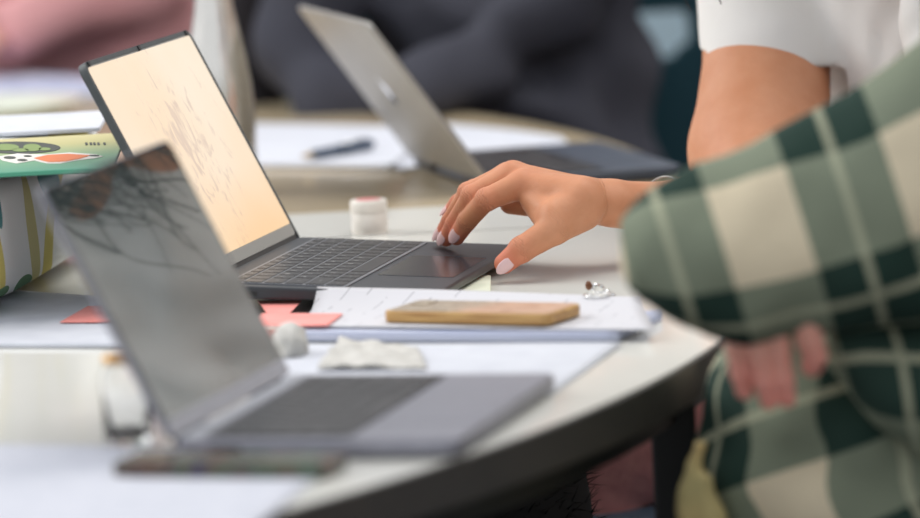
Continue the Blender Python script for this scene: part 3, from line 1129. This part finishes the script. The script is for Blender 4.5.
# ---- the woman whose hand is in focus
YH = 4.50
w_elbow = at(777, 208, 4.67)
w_sh = at(758, -85, 5.0)
w_wrist = at(592, 201, 4.515)
J = {
    'i': [at(523, 184, 4.525), at(486.5, 199.5, 4.520), at(467, 221, 4.545), at(456.5, 237.0, 4.562)],
    'm': [at(513, 175.5, 4.545), at(472, 196, 4.545), at(454.5, 224, 4.57), at(446, 238.5, 4.585)],
    'r': [at(508, 176, 4.565), at(468, 192.5, 4.568), at(450, 221, 4.59), at(441, 235.5, 4.602)],
    'p': [at(506, 180, 4.585), at(474, 188.5, 4.60), at(457, 202, 4.61), at(448, 213.0, 4.618)],
    't': [at(583, 213, 4.505), at(555, 229, 4.475), at(521.5, 249.5, 4.468), at(504.5, 263.5, 4.468)],
}
R = {'i': [.0132, .0102, .0091, .0077], 'm': [.0130, .0100, .0088, .0075], 'r': [.0120, .0092, .0080, .0068], 'p': [.0104, .0080, .0068, .0059], 't': [.0165, .0140, .0116, .0094]}
hb = Body(.0009)
for f in 'imrp':
    j, r = J[f], R[f]
    hb.cone(j[0], j[1], r[0], r[1], .004)
    hb.ball(j[1], r[1] * 1.07, .004)
    hb.cone(j[1], j[2], r[1] * .97, r[2], .003)
    hb.cone(j[2], j[3], r[2], r[3], .003)
j, r = J['t'], R['t']
hb.cone(j[0], j[1], r[0], r[1], .008)
hb.cone(j[1], j[2], r[1], r[2], .005)
hb.ball(j[2], r[2] * 1.04, .004)
hb.cone(j[2], j[3], r[2] * .97, r[3], .003)
# palm: from wrist to each knuckle
wr_i, wr_o = at(582, 197, 4.495), at(584, 197, 4.545)
hb.cone(wr_i, J['i'][0] + Vector((.002, 0, -.001)), .0185, .0128, .008)
hb.cone(wr_i.lerp(wr_o, .35), J['m'][0], .0185, .0128, .008)
hb.cone(wr_i.lerp(wr_o, .7), J['r'][0], .0175, .0118, .008)
hb.cone(wr_o, J['p'][0], .0165, .0105, .008)
hb.cone(at(584, 203, 4.495), at(556, 217, 4.482), .0200, .0165, .010)  # thenar
hb.cone(at(568, 200, 4.503), at(547, 200, 4.508), .0165, .0125, .010)
hb.cone(at(556, 216, 4.485), at(532, 200, 4.515), .0140, .0108, .007)
hb.cone(at(546, 222, 4.485), at(529.5, 205, 4.52), .0105, .0065, .006)   # web of the thumb
hb.cone(at(584, 205, 4.55), at(524, 198, 4.595), .0165, .011, .010)  # heel on the little finger side
hb.cone(at(548, 205, 4.54), at(526, 192, 4.56), .011, .011, .010)
hb.cone(at(548, 206, 4.575), at(510, 204, 4.590), .012, .0095, .008)
# wrist and forearm
fdir = Vector((0, 1, 0.1))
hb.cone(at(584, 200, 4.520), at(612, 203, 4.53), .0205, .0200, .010, fdir, 1.22)
hb.cone(at(612, 203, 4.53), at(690, 214, 4.585), .0205, .029, .012, fdir, 1.15)
arm = Body(.003)
arm.cone(at(640, 206, 4.55), at(690, 212, 4.585), .0222, .029, .02, fdir, 1.15)
arm.cone(at(690, 212, 4.585), at(740, 214, 4.62), .030, .037, .02, fdir, 1.1)
arm.cone(at(740, 214, 4.62), w_elbow, .037, .036, .02)
arm.ball(w_elbow, .044, .02)
arm.cone(w_elbow, at(761, 150, 4.75), .058, .0675, .03)
arm.cone(at(761, 150, 4.75), at(767, 55, 4.84), .0675, .0612, .02)
arm.cone(at(767, 52, 4.845), at(768, 22, 4.88), .0612, .054, .01)
arm.cone(at(768, 22, 4.88), w_sh, .054, .052, .01)
tc = Vector((.47, 4.86, TZ))
chest = tc + Vector((-.03, 0, .30))
neck0 = tc + Vector((-.09, 0, .43))
hc = tc + Vector((-.155, -.01, .50))
arm.cone(w_sh, neck0 + Vector((0, .06, -.03)), .055, .05, .04)
arm.cone(neck0, hc + Vector((.03, 0, -.05)), .052, .048, .03)
arm.cone(chest + Vector((.07, 0, .0)), tc + Vector((.06, 0, -.18)), .10, .10, .04, (1, 0, 0), .8)
qf = head(arm, hc, (-.90, .10, -.42))
# left arm reaches down to the lap
ls = neck0 + Vector((.11, -.17, -.06))
arm.cone(ls, neck0 + Vector((0, -.05, -.03)), .05, .05, .04)
arm.cone(ls, tc + Vector((.10, -.20, -.02)), .045, .038, .03)
arm.cone(tc + Vector((.10, -.20, -.02)), tc + Vector((-.05, -.10, -.10)), .036, .024, .02)
arm.cone(tc + Vector((-.05, -.10, -.10)), tc + Vector((-.12, -.06, -.11)), .022, .018, .02, (0, 0, 1), .6)


def seg_d(V, a, b):
    a, b = np.array(a), np.array(b)
    t = np.clip(((V - a) @ (b - a)) / ((b - a) @ (b - a)), 0, 1)
    return np.linalg.norm(V - a - t[:, None] * (b - a), axis=1)


def flush(V):
    o = np.zeros(len(V))
    for f in 'imrpt':
        for p_, rad, s in ((J[f][3], .022, 1.0), (J[f][1 if f != 't' else 2], .014, .45), (J[f][0], .016, .25 if f != 't' else 0)):
            o = np.maximum(o, s * np.exp(-(np.linalg.norm(V - np.array(p_), axis=1) / rad) ** 2))
    return o * .75


def crease(V):
    o = np.zeros(len(V))
    for f in 'imrpt':
        for idx in ((1, 2) if f != 't' else (2, 1)):
            p_ = np.array(J[f][idx])
            a_ = np.array((J[f][min(idx + 1, 3)] - J[f][idx - 1]).normalized())
            d = V - p_
            s = d @ a_
            near = np.exp(-(np.linalg.norm(d, axis=1) / .016) ** 4)
            for off in (-.0028, 0, .0026):
                o = np.maximum(o, near * np.exp(-((s - off + .0008 * np.sin(d[:, 2] * 900)) / .0006) ** 2))
    a_ = np.array((at(620, 203, 4.53) - at(578, 199, 4.515)).normalized())
    for px in (594, 598.5):
        s = (V - np.array(at(px, 200, 4.52))) @ a_
        o = np.maximum(o, .6 * np.exp(-((s + .0015 * np.sin(V[:, 2] * 180)) / .0007) ** 2))
    return o


woman = body_obj('person', [hb, arm], M['skin'], None, {'flush': flush, 'crease': crease})
tag(woman, 'person in white short sleeved top reaching a manicured hand to the dark laptop', 'person')
eyes(qf, woman)


def nail(c, t, n, Rf, Wd, Ln, parent, tip=.35):
    t, n = Vector(t).normalized(), Vector(n)
    n = (n - t * n.dot(t)).normalized()
    s = t.cross(n)
    V, Fc = [], []
    nu, nv = 10, 12
    for lay in (0, 1):
        for j in range(nv + 1):
            v = j / nv
            hw = Wd / 2 * (min(1, .62 + 1.6 * v) if v < .3 else 1.0) * (1 if v < .4 else math.sqrt(max(.02, 1 - ((v - .4) / .61) ** 2)))
            for i in range(nu + 1):
                th = (2 * i / nu - 1) * hw / Rf
                hgt = Rf + (.0009 if lay else .0) - .0006 - .0011 * (max(0, v - .5) * 2) ** 2 + (-.0007 if v == 0 else 0)
                V.append(Vector(c) + t * ((v - .5) * Ln) + s * math.sin(th) * hgt + n * math.cos(th) * hgt)
    m_ = (nu + 1) * (nv + 1)
    for j in range(nv):
        for i in range(nu):
            a = j * (nu + 1) + i
            Fc.append((a, a + 1, a + nu + 2, a + nu + 1))
            Fc.append((m_ + a + nu + 1, m_ + a + nu + 2, m_ + a + 1, m_ + a))
    rim = [i for i in range(nu + 1)] + [j * (nu + 1) + nu for j in range(1, nv + 1)] + [nv * (nu + 1) + i for i in range(nu - 1, -1, -1)] + [j * (nu + 1) for j in range(nv - 1, 0, -1)]
    for k_ in range(len(rim)):
        a, b = rim[k_], rim[(k_ + 1) % len(rim)]
        Fc.append((b, a, a + m_, b + m_))
    o = mesh_obj('fingernail', V, Fc, M['nail'], parent, True)
    o['label'] = 'glossy pale pink fingernail'
    return o


toC = -FW
lft = Vector((-1, 0, 0))
for f, cpx, k_, nn in (('i', None, 1.08, toC * 1.1 + lft * .18 + UP * .2), ('m', None, 1.0, toC * 1.05 + lft * .40 + UP * .35),
                       ('r', None, .9, toC * .75 + lft * .75 + UP * .35), ('p', None, .8, toC * .55 + lft * .6 + UP * .7), ('t', None, 1.06, toC * .9 + RT * .25 - UP * .1)):
    a, b = J[f][2], J[f][3]
    t = (b - a).normalized()
    nail(b - t * ({'i': .0048, 'm': .0010, 'r': .0004, 'p': .0}.get(f, -.0014)), t, nn, R[f][3] * 1.05, .0112 * k_, .0168 * k_, woman)

# bracelet
bc = at(664, 209, 4.57)
ax = (at(690, 212, 4.585) - at(612, 203, 4.53)).normalized()
s1 = ax.cross(Vector((0, 0, 1))).normalized()
s2 = s1.cross(ax)
ringp = [bc + s1 * .0345 * math.cos(a) + s2 * .030 * math.sin(a) for a in [2 * math.pi * i / 48 for i in range(49)]]
br = tube('bracelet', ringp, .0011, M['silver_metal'], woman, 8)

# white top: short sleeve and torso
tee = Body(.004)
tee.cone(at(769, 66, 4.83), w_sh, .0655, .068, .02, (0, 1, 0), 1.12)
tee.cone(at(773, 60, 4.84), at(772, 20, 4.88), .0665, .068, .01, (0, 1, 0), 1.14)
tee.cone(w_sh, neck0 + Vector((.02, .05, -.05)), .066, .065, .05)
tee.cone(w_sh + Vector((0.03, -.02, -.05)), chest + Vector((.02, .08, -.03)), .07, .10, .05)
tee.cone(chest + Vector((.03, 0, 0)), tc + Vector((.04, 0, -.20)), .145, .150, .06, (1, 0, 0), .78)
tee.cone(chest + Vector((0, .09, .02)), chest + Vector((0, -.09, .02)), .09, .09, .06)
tee.cone(ls, neck0 + Vector((.02, -.05, -.05)), .062, .062, .05)
tee.cone(ls, ls + Vector((.0, -.02, -.20)), .062, .060, .03)
hem_a = at(770, 55, 4.84)
hem_n = (Vector((-.12, .06, -1))).normalized()


def tpost(D, X, Y, Z):
    # cut the sleeve at its hem
    s = (X - hem_a.x) * hem_n.x + (Y - hem_a.y) * hem_n.y + (Z - hem_a.z) * hem_n.z
    ra = np.sqrt((X - hem_a.x) ** 2 + (Y - hem_a.y) ** 2 * .6 + (Z - hem_a.z) ** 2 * .4)
    fm = np.clip((ra - .075) / .05, 0, 1)
    D = D + (folds(.0022, [(80, 1), (130, .6), (48, 1)], 3)(D, X, Y, Z) - D) * fm
    cut = np.where(ra < .082, s, -1.0)
    return np.maximum(D, cut)


tee.post = tpost
body_obj('shirt', [tee], M['tee'], woman)
# hem seam
hemr = []
e1 = hem_n.cross(Vector((0, 1, 0))).normalized()
e2 = hem_n.cross(e1)
# trousers: thighs on the seat
leg = Body(.006)
for dy in (.05, .23):
    leg.cone(tc + Vector((.02, dy, -.21)), tc + Vector((-.37, dy, -.21)), .092, .072, .03)
    leg.cone(tc + Vector((-.37, dy, -.22)), tc + Vector((-.36, dy, -.66)), .065, .045, .03)
    leg.cone(tc + Vector((-.36, dy, -.69)), tc + Vector((-.46, dy, -.70)), .04, .03, .02)
leg.cone(tc + Vector((.03, -.03, -.20)), tc + Vector((.03, .16, -.20)), .10, .10, .04)
leg.post = folds(.003, [(50, 1), (80, .6)], 5)
body_obj('trousers', [leg], M['pink_knit'], woman)


# long curly hair
def hair_strands(root, q, n, length, m, seed, r=.0022, side=None, curl=.02):
    rnd = random.Random(seed)
    V, Fc = [], []
    for s in range(n):
        a = rnd.uniform(0, 2 * math.pi)
        el = rnd.uniform(-.1, 1.3)
        d = Vector((math.cos(a) * math.cos(el), math.sin(a) * math.cos(el), math.sin(el)))
        p0 = q(-.02 + d.x * .088, d.y * .085, .035 + d.z * .088)
        if d.x > .55 and d.z < .5:
            continue
        out = (p0 - q(-.02, 0, .03)).normalized()
        L_ = length * rnd.uniform(.7, 1.1)
        ph, fr, am = rnd.uniform(0, 6), rnd.uniform(6, 13), curl * rnd.uniform(.4, 1.2)
        pts, p, v = [], p0.copy(), out * .6 + Vector((0, 0, .1))
        steps = 26
        for k in range(steps):
            t = k / steps
            v = (v + Vector((0, 0, -.28))).normalized()
            p = p + v * (L_ / steps)
            dd = p - q(-.01, 0, .0)
            if dd.length < .098:
                p = q(-.01, 0, 0) + dd.normalized() * .098
            pts.append(p + Vector((math.sin(ph + fr * t), math.cos(ph + fr * t), 0)) * am * t)
        w_ = r * rnd.uniform(.7, 1.6)
        n4 = 5
        base = len(V)
        for k, p in enumerate(pts):
            tt = (pts[min(k + 1, steps - 1)] - pts[max(k - 1, 0)]).normalized()
            a1 = tt.cross(Vector((.3, .2, .9))).normalized()
            a2 = tt.cross(a1)
            ww = w_ * (1 - .75 * (k / steps) ** 2)
            for i in range(n4):
                g = 2 * math.pi * i / n4
                V.append(p + (a1 * math.cos(g) + a2 * math.sin(g)) * ww)
        for k in range(steps - 1):
            for i in range(n4):
                j = (i + 1) % n4
                Fc.append((base + k * n4 + i, base + k * n4 + j, base + (k + 1) * n4 + j, base + (k + 1) * n4 + i))
    # scalp cap under the strands
    b0, na, ne = len(V), 40, 18
    for j in range(ne + 1):
        for i in range(na):
            a, e = 2 * math.pi * i / na, -.25 + (math.pi / 2 + .25) * j / ne
            if math.cos(a) > .35:
                e = max(e, .75)
            d = Vector((math.cos(a) * math.cos(e), math.sin(a) * math.cos(e), math.sin(e)))
            V.append(q(-.02 + d.x * .100, d.y * .088, .035 + d.z * .093))
    for j in range(ne):
        for i in range(na):
            k = (i + 1) % na
            Fc.append((b0 + j * na + i, b0 + j * na + k, b0 + (j + 1) * na + k, b0 + (j + 1) * na + i))
    return mesh_obj('hair', V, Fc, m, root, True)


hair_strands(woman, qf, 620, .31, M['hair'], 4, r=.0013, curl=.024)


# ---- plaid person at the right front
def ring_pts(c, e1, e2, a, b, n=64):
    return [c + e1 * (a * math.cos(2 * math.pi * i / n)) + e2 * (b * math.sin(2 * math.pi * i / n)) for i in range(n)]


def fold3(p, amp, seed=0):
    return amp * (math.sin(p.x * 48 + p.z * 37 + seed) * math.sin(p.z * 55 - p.x * 21 + seed * 2) + .5 * math.sin(p.x * 95 - p.z * 70 + 1.3 * seed))


def sleeve(name, stations, Yc, Yd, m, parent, tilt=(.31, .95), amp=.003, uoff=0.0, seed=0, n=72):
    """stations (px, py, half height px, depth half m, Y)"""
    rings, uv = [], []
    sub = []
    for i in range(len(stations) - 1):
        a, b = stations[i], stations[i + 1]
        for k in range(6):
            t = k / 6
            ts = t
            sub.append([a[j] + (b[j] - a[j]) * ts for j in range(5)])
    sub.append(list(stations[-1]))
    # arc length along the middle line
    s = 0
    prev = None
    nst = len(sub)
    for k, (px, py, hh, hd, Y) in enumerate(sub):
        c = at(px, py, Y)
        if prev:
            s += (c - prev).length
        prev = c
        tl = min(1, k / 14)
        d = Vector((tilt[0] * tl, 0, -1)).normalized()
        ax_d = RT * d.x + UP * d.z
        dep = Vector((0, 1, 0))
        sc = Y / F
        acc = 0
        pl_ = None
        row, ur = [], []
        for i in range(n):
            a = 2 * math.pi * i / n + .0
            # a=0 top, a=pi/2 front (towards the camera)
            p = c - ax_d * (hh * sc * math.cos(a)) - dep * (hd * math.sin(a))
            out = (p - c).normalized() if (p - c).length > 1e-6 else Vector((0, 0, 1))
            p = p + out * fold3(p, amp * min(1, hh / 60), seed)
            row.append(p)
            if pl_ is not None:
                acc += (p - pl_).length
            pl_ = p
            ur.append(acc)
        half = ur[n // 2]
        rings.append(row)
        # u measured from the front middle so bands stay straight along the arm
        mid = ur[n // 4]
        for i in range(n):
            x = ur[i] - mid
            if x < -.062:
                x = -.062 + (x + .062) * .4
            uv.append((s, x * 1.0 + uoff))
    o = loft(name, rings, m, parent, True, uv=uv)
    return o


pm = Body(.004)
p_head = Vector((.435, 3.88, 1.335))
p_neck = Vector((.475, 3.90, 1.20))
pm.cone(p_neck, p_head + Vector((.0, 0, -.06)), .055, .05, .03)
qp = head(pm, p_head, (-.95, .25, -.2))
pm.cone(Vector((.475, 3.90, 1.12)), Vector((.46, 3.90, .92)), .045, .045, .02)
pm.cone(p_neck, Vector((.475, 3.90, 1.10)), .05, .048, .02)
PF = [[(738, 322), (736, 348), (741, 374), (745, 391)], [(757, 322), (758, 352), (764, 382), (769, 401)], [(778, 320), (779, 350), (784, 380), (787, 399)], [(806, 320), (810, 340), (815, 356), (812, 366)]]
pr = [.0088, .0088, .0088, .0105]
hand2 = Body(.0014)
for i, fpts in enumerate(PF):
    ys = (3.690, 3.684, 3.684, 3.678)
    for k in range(3):
        a, b = at(*fpts[k], ys[i] + .004 * k), at(*fpts[k + 1], ys[i] + .004 * (k + 1))
        hand2.cone(a, b, pr[i] * (1.06 - .09 * k), pr[i] * (.97 - .09 * k), .0035)
hand2.cone(at(742, 312, 3.70), at(835, 308, 3.70), .012, .016, .01)
hand2.cone(at(775, 295, 3.71), at(860, 290, 3.72), .018, .020, .01)
hand2.cone(at(860, 290, 3.72), at(960, 290, 3.74), .020, .026, .01)


def flush2(V):
    o = np.zeros(len(V))
    for fpts in PF:
        o = np.maximum(o, np.exp(-(np.linalg.norm(V - np.array(at(*fpts[3], 3.69)), axis=1) / .03) ** 2))
    return o * .8


man = body_obj('person', [hand2, pm], M['skin_pale'], None, {'flush': flush2, 'crease': lambda V: V[:, 0] * 0})
tag(man, 'blurred person in green and cream plaid shirt with folded arms at the right', 'person')
eyes(qp, man)
hair_strands(man, qp, 500, .12, M['hair_black'], 9, curl=.006)
P1 = plaid('green_cream_plaid', .138, 0, -.565, .395, .160, .52, .73)
sl = sleeve('shirt_sleeve', [(620, 263, 3, .004, 3.70), (623, 262, 22, .026, 3.70), (630, 262, 38, .040, 3.70), (646, 261, 54, .050, 3.70), (664, 261, 69, .056, 3.70), (684, 260, 80, .060, 3.70), (722, 253, 94, .064, 3.70), (785, 239, 101, .066, 3.71),
                             (882, 208, 122, .072, 3.72), (985, 160, 140, .078, 3.74), (1080, 100, 150, .085, 3.76)], 3.7, .06, P1, man, amp=.0022)
P2 = plaid('green_cream_plaid_body', .17, .35, .50, .62, .17, .36, .70, .38)
body_st = [(1062, -222, 0), (1062, -190, 0), (1060, -130, 0), (1050, -40, 0), (1035, 60, 0), (985, 150, 0), (925, 240, 0), (885, 300, 0), (872, 345, 0), (868, 400, 0), (872, 450, 0), (884, 518, 0), (900, 600, 0), (915, 700, 0), (920, 800, 0)]
hw = [62, 100, 122, 122, 112, 112, 120, 140, 150, 168, 184, 202, 215, 225, 228]
dp = [.062, .13, .19, .185, .16, .15, .15, .15, .15, .15, .15, .15, .15, .15, .15]
rings, uv = [], []
s = 0
prev = None
n = 72
bs = []
for i in range(len(body_st) - 1):
    for k in range(5):
        t = k / 5
        bs.append((body_st[i][0] * (1 - t) + body_st[i + 1][0] * t, body_st[i][1] * (1 - t) + body_st[i + 1][1] * t, hw[i] * (1 - t) + hw[i + 1] * t, dp[i] * (1 - t) + dp[i + 1] * t))
for px, py, h, dpt in bs:
    c = at(px, py, 3.90)
    if prev:
        s += (c - prev).length
    prev = c
    acc = 0
    pl_ = None
    for i in range(n):
        a = 2 * math.pi * i / n
        p = c - Vector((1, 0, 0)) * (h * 3.90 / F * math.cos(a)) - Vector((0, 1, 0)) * (dpt * math.sin(a))
        out = (p - c).normalized()
        p = p + out * fold3(p, .005, 2.0)
        if pl_ is not None:
            acc += (p - pl_).length
        pl_ = p
        uv.append((acc, s))
        rings.append(p)
rr = [rings[i * n:(i + 1) * n] for i in range(len(bs))]
loft('shirt', rr, P2, man, True, uv=uv)
# other forearm, behind the fingers
P3 = plaid('green_cream_plaid_cuff', .15, .5, .35, .62, .15, .38, .70, .40)
sleeve('shirt_sleeve', [(826, 340, 14, .02, 3.735), (832, 341, 26, .03, 3.735), (860, 352, 44, .04, 3.74), (905, 378, 60, .05, 3.745), (960, 410, 66, .05, 3.75), (1040, 430, 70, .05, 3.76)], 3.74, .04, P3, man, tilt=(-.3, .95), amp=.0025, seed=3)
# sand coloured garment edge at the waist
ed = Body(.003)
ed.cone(at(699, 446, 3.80), at(693, 490, 3.80), .007, .010, .01)
ed.cone(at(693, 490, 3.80), at(694, 560, 3.80), .010, .013, .01)
ed.cone(at(706, 480, 3.79), at(714, 560, 3.79), .009, .011, .01)
ed.post = folds(.0022, [(120, 1), (190, .7)], 8)
body_obj('jacket_lining', [ed], M['gold_cloth'], man)
lg = Body(.008)
for dy in (-.09, .09):
    lg.cone(Vector((.44, 3.90 + dy, .54)), Vector((.22, 3.92 + dy, .52)), .085, .07, .03)
    lg.cone(Vector((.22, 3.92 + dy, .50)), Vector((.25, 3.92 + dy, .08)), .06, .045, .03)
    lg.cone(Vector((.25, 3.92 + dy, .05)), Vector((.15, 3.92 + dy, .045)), .04, .035, .02)
body_obj('trousers', [lg], M['denim'], man)

# ---- person in charcoal hoodie behind the silver laptop
hd_ = Body(.006)
Yt = 6.32
hd_.cone(at(515, 190, Yt), at(495, -60, Yt), .175, .185, .05, (0, 1, 0), .62)
hd_.cone(at(400, -160, Yt), at(600, -150, Yt), .085, .085, .06)
hd_.cone(at(575, 40, Yt - .02), at(600, 170, Yt - .02), .075, .085, .05)
hd_.cone(at(350, -130, Yt), at(300, 55, 6.22), .072, .062, .04)
hd_.cone(at(300, 55, 6.22), at(330, 86, 6.16), .058, .050, .03)
hd_.cone(at(330, 84, 6.16), at(450, 96, 6.12), .052, .040, .03)
hd_.cone(at(605, -120, Yt - .03), at(560, 0, 6.16), .075, .062, .03)
hd_.cone(at(560, 0, 6.16), at(425, 80, 6.06), .056, .040, .02)
hd_.cone(at(470, 20, 6.25), at(530, 150, 6.2), .10, .11, .03, (0, 1, 0), .6)
hd_.post = folds(.010, [(26, 1), (38, .8), (55, .5)], 11)
p3 = Body(.005)
h3 = at(480, -320, 6.2)
q3 = head(p3, h3, (0, -1, -.35))
p3.cone(h3 + Vector((0, .03, -.06)), at(490, -140, Yt), .052, .07, .03)
p3.cone(at(490, -120, Yt), at(510, 180, Yt), .12, .12, .03, (0, 1, 0), .6)
for a, d in ((at(447, 97, 6.12), -1), (at(415, 78, 6.06), 1)):
    p3.cone(a + Vector((-.02, 0, 0)), a + Vector((-.03, -.02, -.01)), .026, .026, .01, (0, 0, 1), .7)
hoodie_p = body_obj('person', [p3], M['skin_pale'], None, {'flush': lambda V: V[:, 0] * 0, 'crease': lambda V: V[:, 0] * 0})
tag(hoodie_p, 'person in charcoal sweatshirt sitting behind the silver laptop, head out of view', 'person')
body_obj('sweatshirt', [hd_], M['hoodie'], hoodie_p)
vest = Body(.006)
vest.cone(at(250, -110, 6.36), at(250, 70, 6.36), .046, .046, .02)
vest.cone(at(250, 70, 6.36), at(262, 104, 6.33), .044, .036, .02)
vest.post = folds(.004, [(40, 1), (60, .8)], 12)
eyes(q3, hoodie_p)
hair_strands(hoodie_p, q3, 450, .12, M['hair_black'], 19, curl=.006)
bag = body_obj('jacket', [vest], M['hoodie_dark'], None)
tag(bag, 'black jacket hanging at the left side of the charcoal sweatshirt', 'jacket')

# ---- person in pink at the far left
pk = Body(.007)
Yp = 7.0
pk.cone(at(70, 30, Yp), at(60, -240, Yp), .17, .18, .05, (0, 1, 0), .62)
pk.cone(at(-40, -230, Yp), at(170, -230, Yp), .08, .08, .05)
pk.cone(at(185, -200, Yp), at(150, -20, 6.93), .07, .055, .04)
pk.cone(at(150, -20, 6.93), at(20, 38, 6.82), .058, .040, .03)
pk.cone(at(-60, -200, Yp), at(-55, -10, 6.93), .07, .055, .04)
pk.cone(at(-55, -10, 6.93), at(-30, 30, 6.82), .055, .040, .03)
pk.cone(at(120, 10, Yp), at(150, 20, Yp), .09, .08, .04)
pk.post = folds(.008, [(22, 1), (34, .8), (50, .5)], 21)
p4 = Body(.006)
h4 = at(60, -420, 6.85)
q4 = head(p4, h4, (.1, -1, -.35))
p4.cone(h4 + Vector((0, .03, -.06)), at(60, -240, Yp), .052, .07, .03)
p4.cone(at(60, -220, Yp), at(65, 40, Yp), .12, .12, .03, (0, 1, 0), .6)
for a in (at(-14, 34, 6.82), at(-24, 40, 6.82)):
    p4.cone(a, a + Vector((.0, -.05, -.01)), .028, .026, .01, (0, 0, 1), .6)
pink_p = body_obj('person', [p4], M['skin_pale'], None, {'flush': lambda V: V[:, 0] * 0, 'crease': lambda V: V[:, 0] * 0})
tag(pink_p, 'blurred person in pink top sitting at the far left of the table', 'person')
body_obj('sweater', [pk], M['pink_top'], pink_p)
eyes(q4, pink_p)
hair_strands(pink_p, q4, 450, .2, M['hair'], 29, curl=.01)


# ------------------------------------------------------------------ chairs
def shell_chair(name, label, loc, rz, m, hole=True):
    """moulded shell chair: seat, backrest with a handle slot, four legs; faces +y"""
    root = empty(name, loc, rz, label, 'chair')
    W, nx, ny = .44, 22, 26
    def pt(u, v):
        # v 0..1 up the backrest
        hwid = W / 2 * (1 - .12 * v * v)
        x = (u - .5) * 2 * hwid
        return Vector((x, -.20 - .10 * v + .05 * (abs(u - .5) * 2) ** 2, .46 + .40 * v))
    V, Fc = [], []
    for lay in (0, 1):
        for j in range(ny + 1):
            for i in range(nx + 1):
                q = pt(i / nx, j / ny)
                V.append(q + Vector((0, -.006 * lay, 0)))
    o = (nx + 1) * (ny + 1)
    def is_hole(i, j):
        u, v = (i + .5) / nx, (j + .5) / ny
        return hole and ((u - .5) / .135) ** 4 + ((v - .775) / .07) ** 4 < 1
    cells = {(i, j) for i in range(nx) for j in range(ny) if not is_hole(i, j)}
    idx = lambda i, j: j * (nx + 1) + i
    for (i, j) in cells:
        a, b, c, d = idx(i, j), idx(i + 1, j), idx(i + 1, j + 1), idx(i, j + 1)
        Fc.append((a, b, c, d))
        Fc.append((d + o, c + o, b + o, a + o))
        for (di, dj, p, q) in ((0, -1, a, b), (1, 0, b, c), (0, 1, c, d), (-1, 0, d, a)):
            if (i + di, j + dj) not in cells:
                Fc.append((q, p, p + o, q + o))
    br = mesh_obj('backrest', V, Fc, m, root, True)
    sm = br.modifiers.new('s', 'SUBSURF')
    sm.levels = sm.render_levels = 1
    slab('seat', rrect(-W / 2, W / 2, -.21, .21, .06, 8), .43, .452, m, root, .008, 3)
    for sx in (-1, 1):
        for sy in (-1, 1):
            tube('leg', [(sx * .17, sy * .16, .43), (sx * .20, sy * .20, .0)], .011, M['black_steel'], root, 10)
    return root


c0 = at(700, 60, 6.75)
shell_chair('chair', 'dark teal plastic chair with a handle slot behind the sweatshirt', (.268, 6.98, 0), 0, M['teal_plastic'])
shell_chair('chair', 'pale blue plastic chair standing in the background behind the teal one', (.33, 8.0, 0), 0, M['ice_blue'], False)
shell_chair('chair', 'blue plastic chair at the bottom beneath the pink clothes', (.31, 4.98, 0), math.pi / 2, M['sky_blue'], False)
shell_chair('chair', 'blue chair carrying the person in plaid', (.42, 3.91, 0), math.pi / 2, M['sky_blue'], False)
shell_chair('chair', 'dark teal chair carrying the person in charcoal sweatshirt', (-.03, 6.42, 0), math.pi, M['teal_plastic'], False)
shell_chair('chair', 'dark teal chair carrying the person in pink', (-.56, 7.1, 0), math.pi, M['teal_plastic'], False)


# black fluffy bag under the table
def fluffy():
    rnd = random.Random(3)
    c = Vector((-.045, 4.58, .33))
    V, Fc = [], []
    rings = []
    for j in range(17):
        th = math.pi * (j + .3) / 17.6
        rings.append([c + Vector((.15 * abs(math.sin(th)) ** .5 * math.cos(a) * (1 + .25 * math.cos(th)), .10 * abs(math.sin(th)) ** .5 * math.sin(a), .33 * math.cos(th))) for a in [2 * math.pi * i / 36 for i in range(36)]])
    n = 36
    V = [p for r in rings for p in r]
    for k in range(16):
        for i in range(n):
            Fc.append((k * n + i, k * n + (i + 1) % n, (k + 1) * n + (i + 1) % n, (k + 1) * n + i))
    for _ in range(5000):
        d = Vector((rnd.gauss(0, 1), rnd.gauss(0, 1), rnd.gauss(0, 1))).normalized()
        st = (1 - d.z * d.z) ** .5 + 1e-6
        p = c + Vector((d.x / st * st ** .5 * .148 * (1 + .25 * d.z), d.y / st * st ** .5 * .098, d.z * .328))
        t = (d + Vector((rnd.uniform(-.5, .5), rnd.uniform(-.5, .5), rnd.uniform(-.7, .2)))).normalized()
        s_ = t.cross(Vector((rnd.random(), rnd.random(), 1))).normalized() * .0012
        b = len(V)
        V += [p + s_, p - s_, p + t * rnd.uniform(.012, .026)]
        Fc.append((b, b + 1, b + 2))
    o = mesh_obj('fluffy_bag', V, Fc, M['black_fur'], None, True)
    return tag(o, 'fluffy black bag standing under the table against the pink clothes', 'bag')


fluffy()
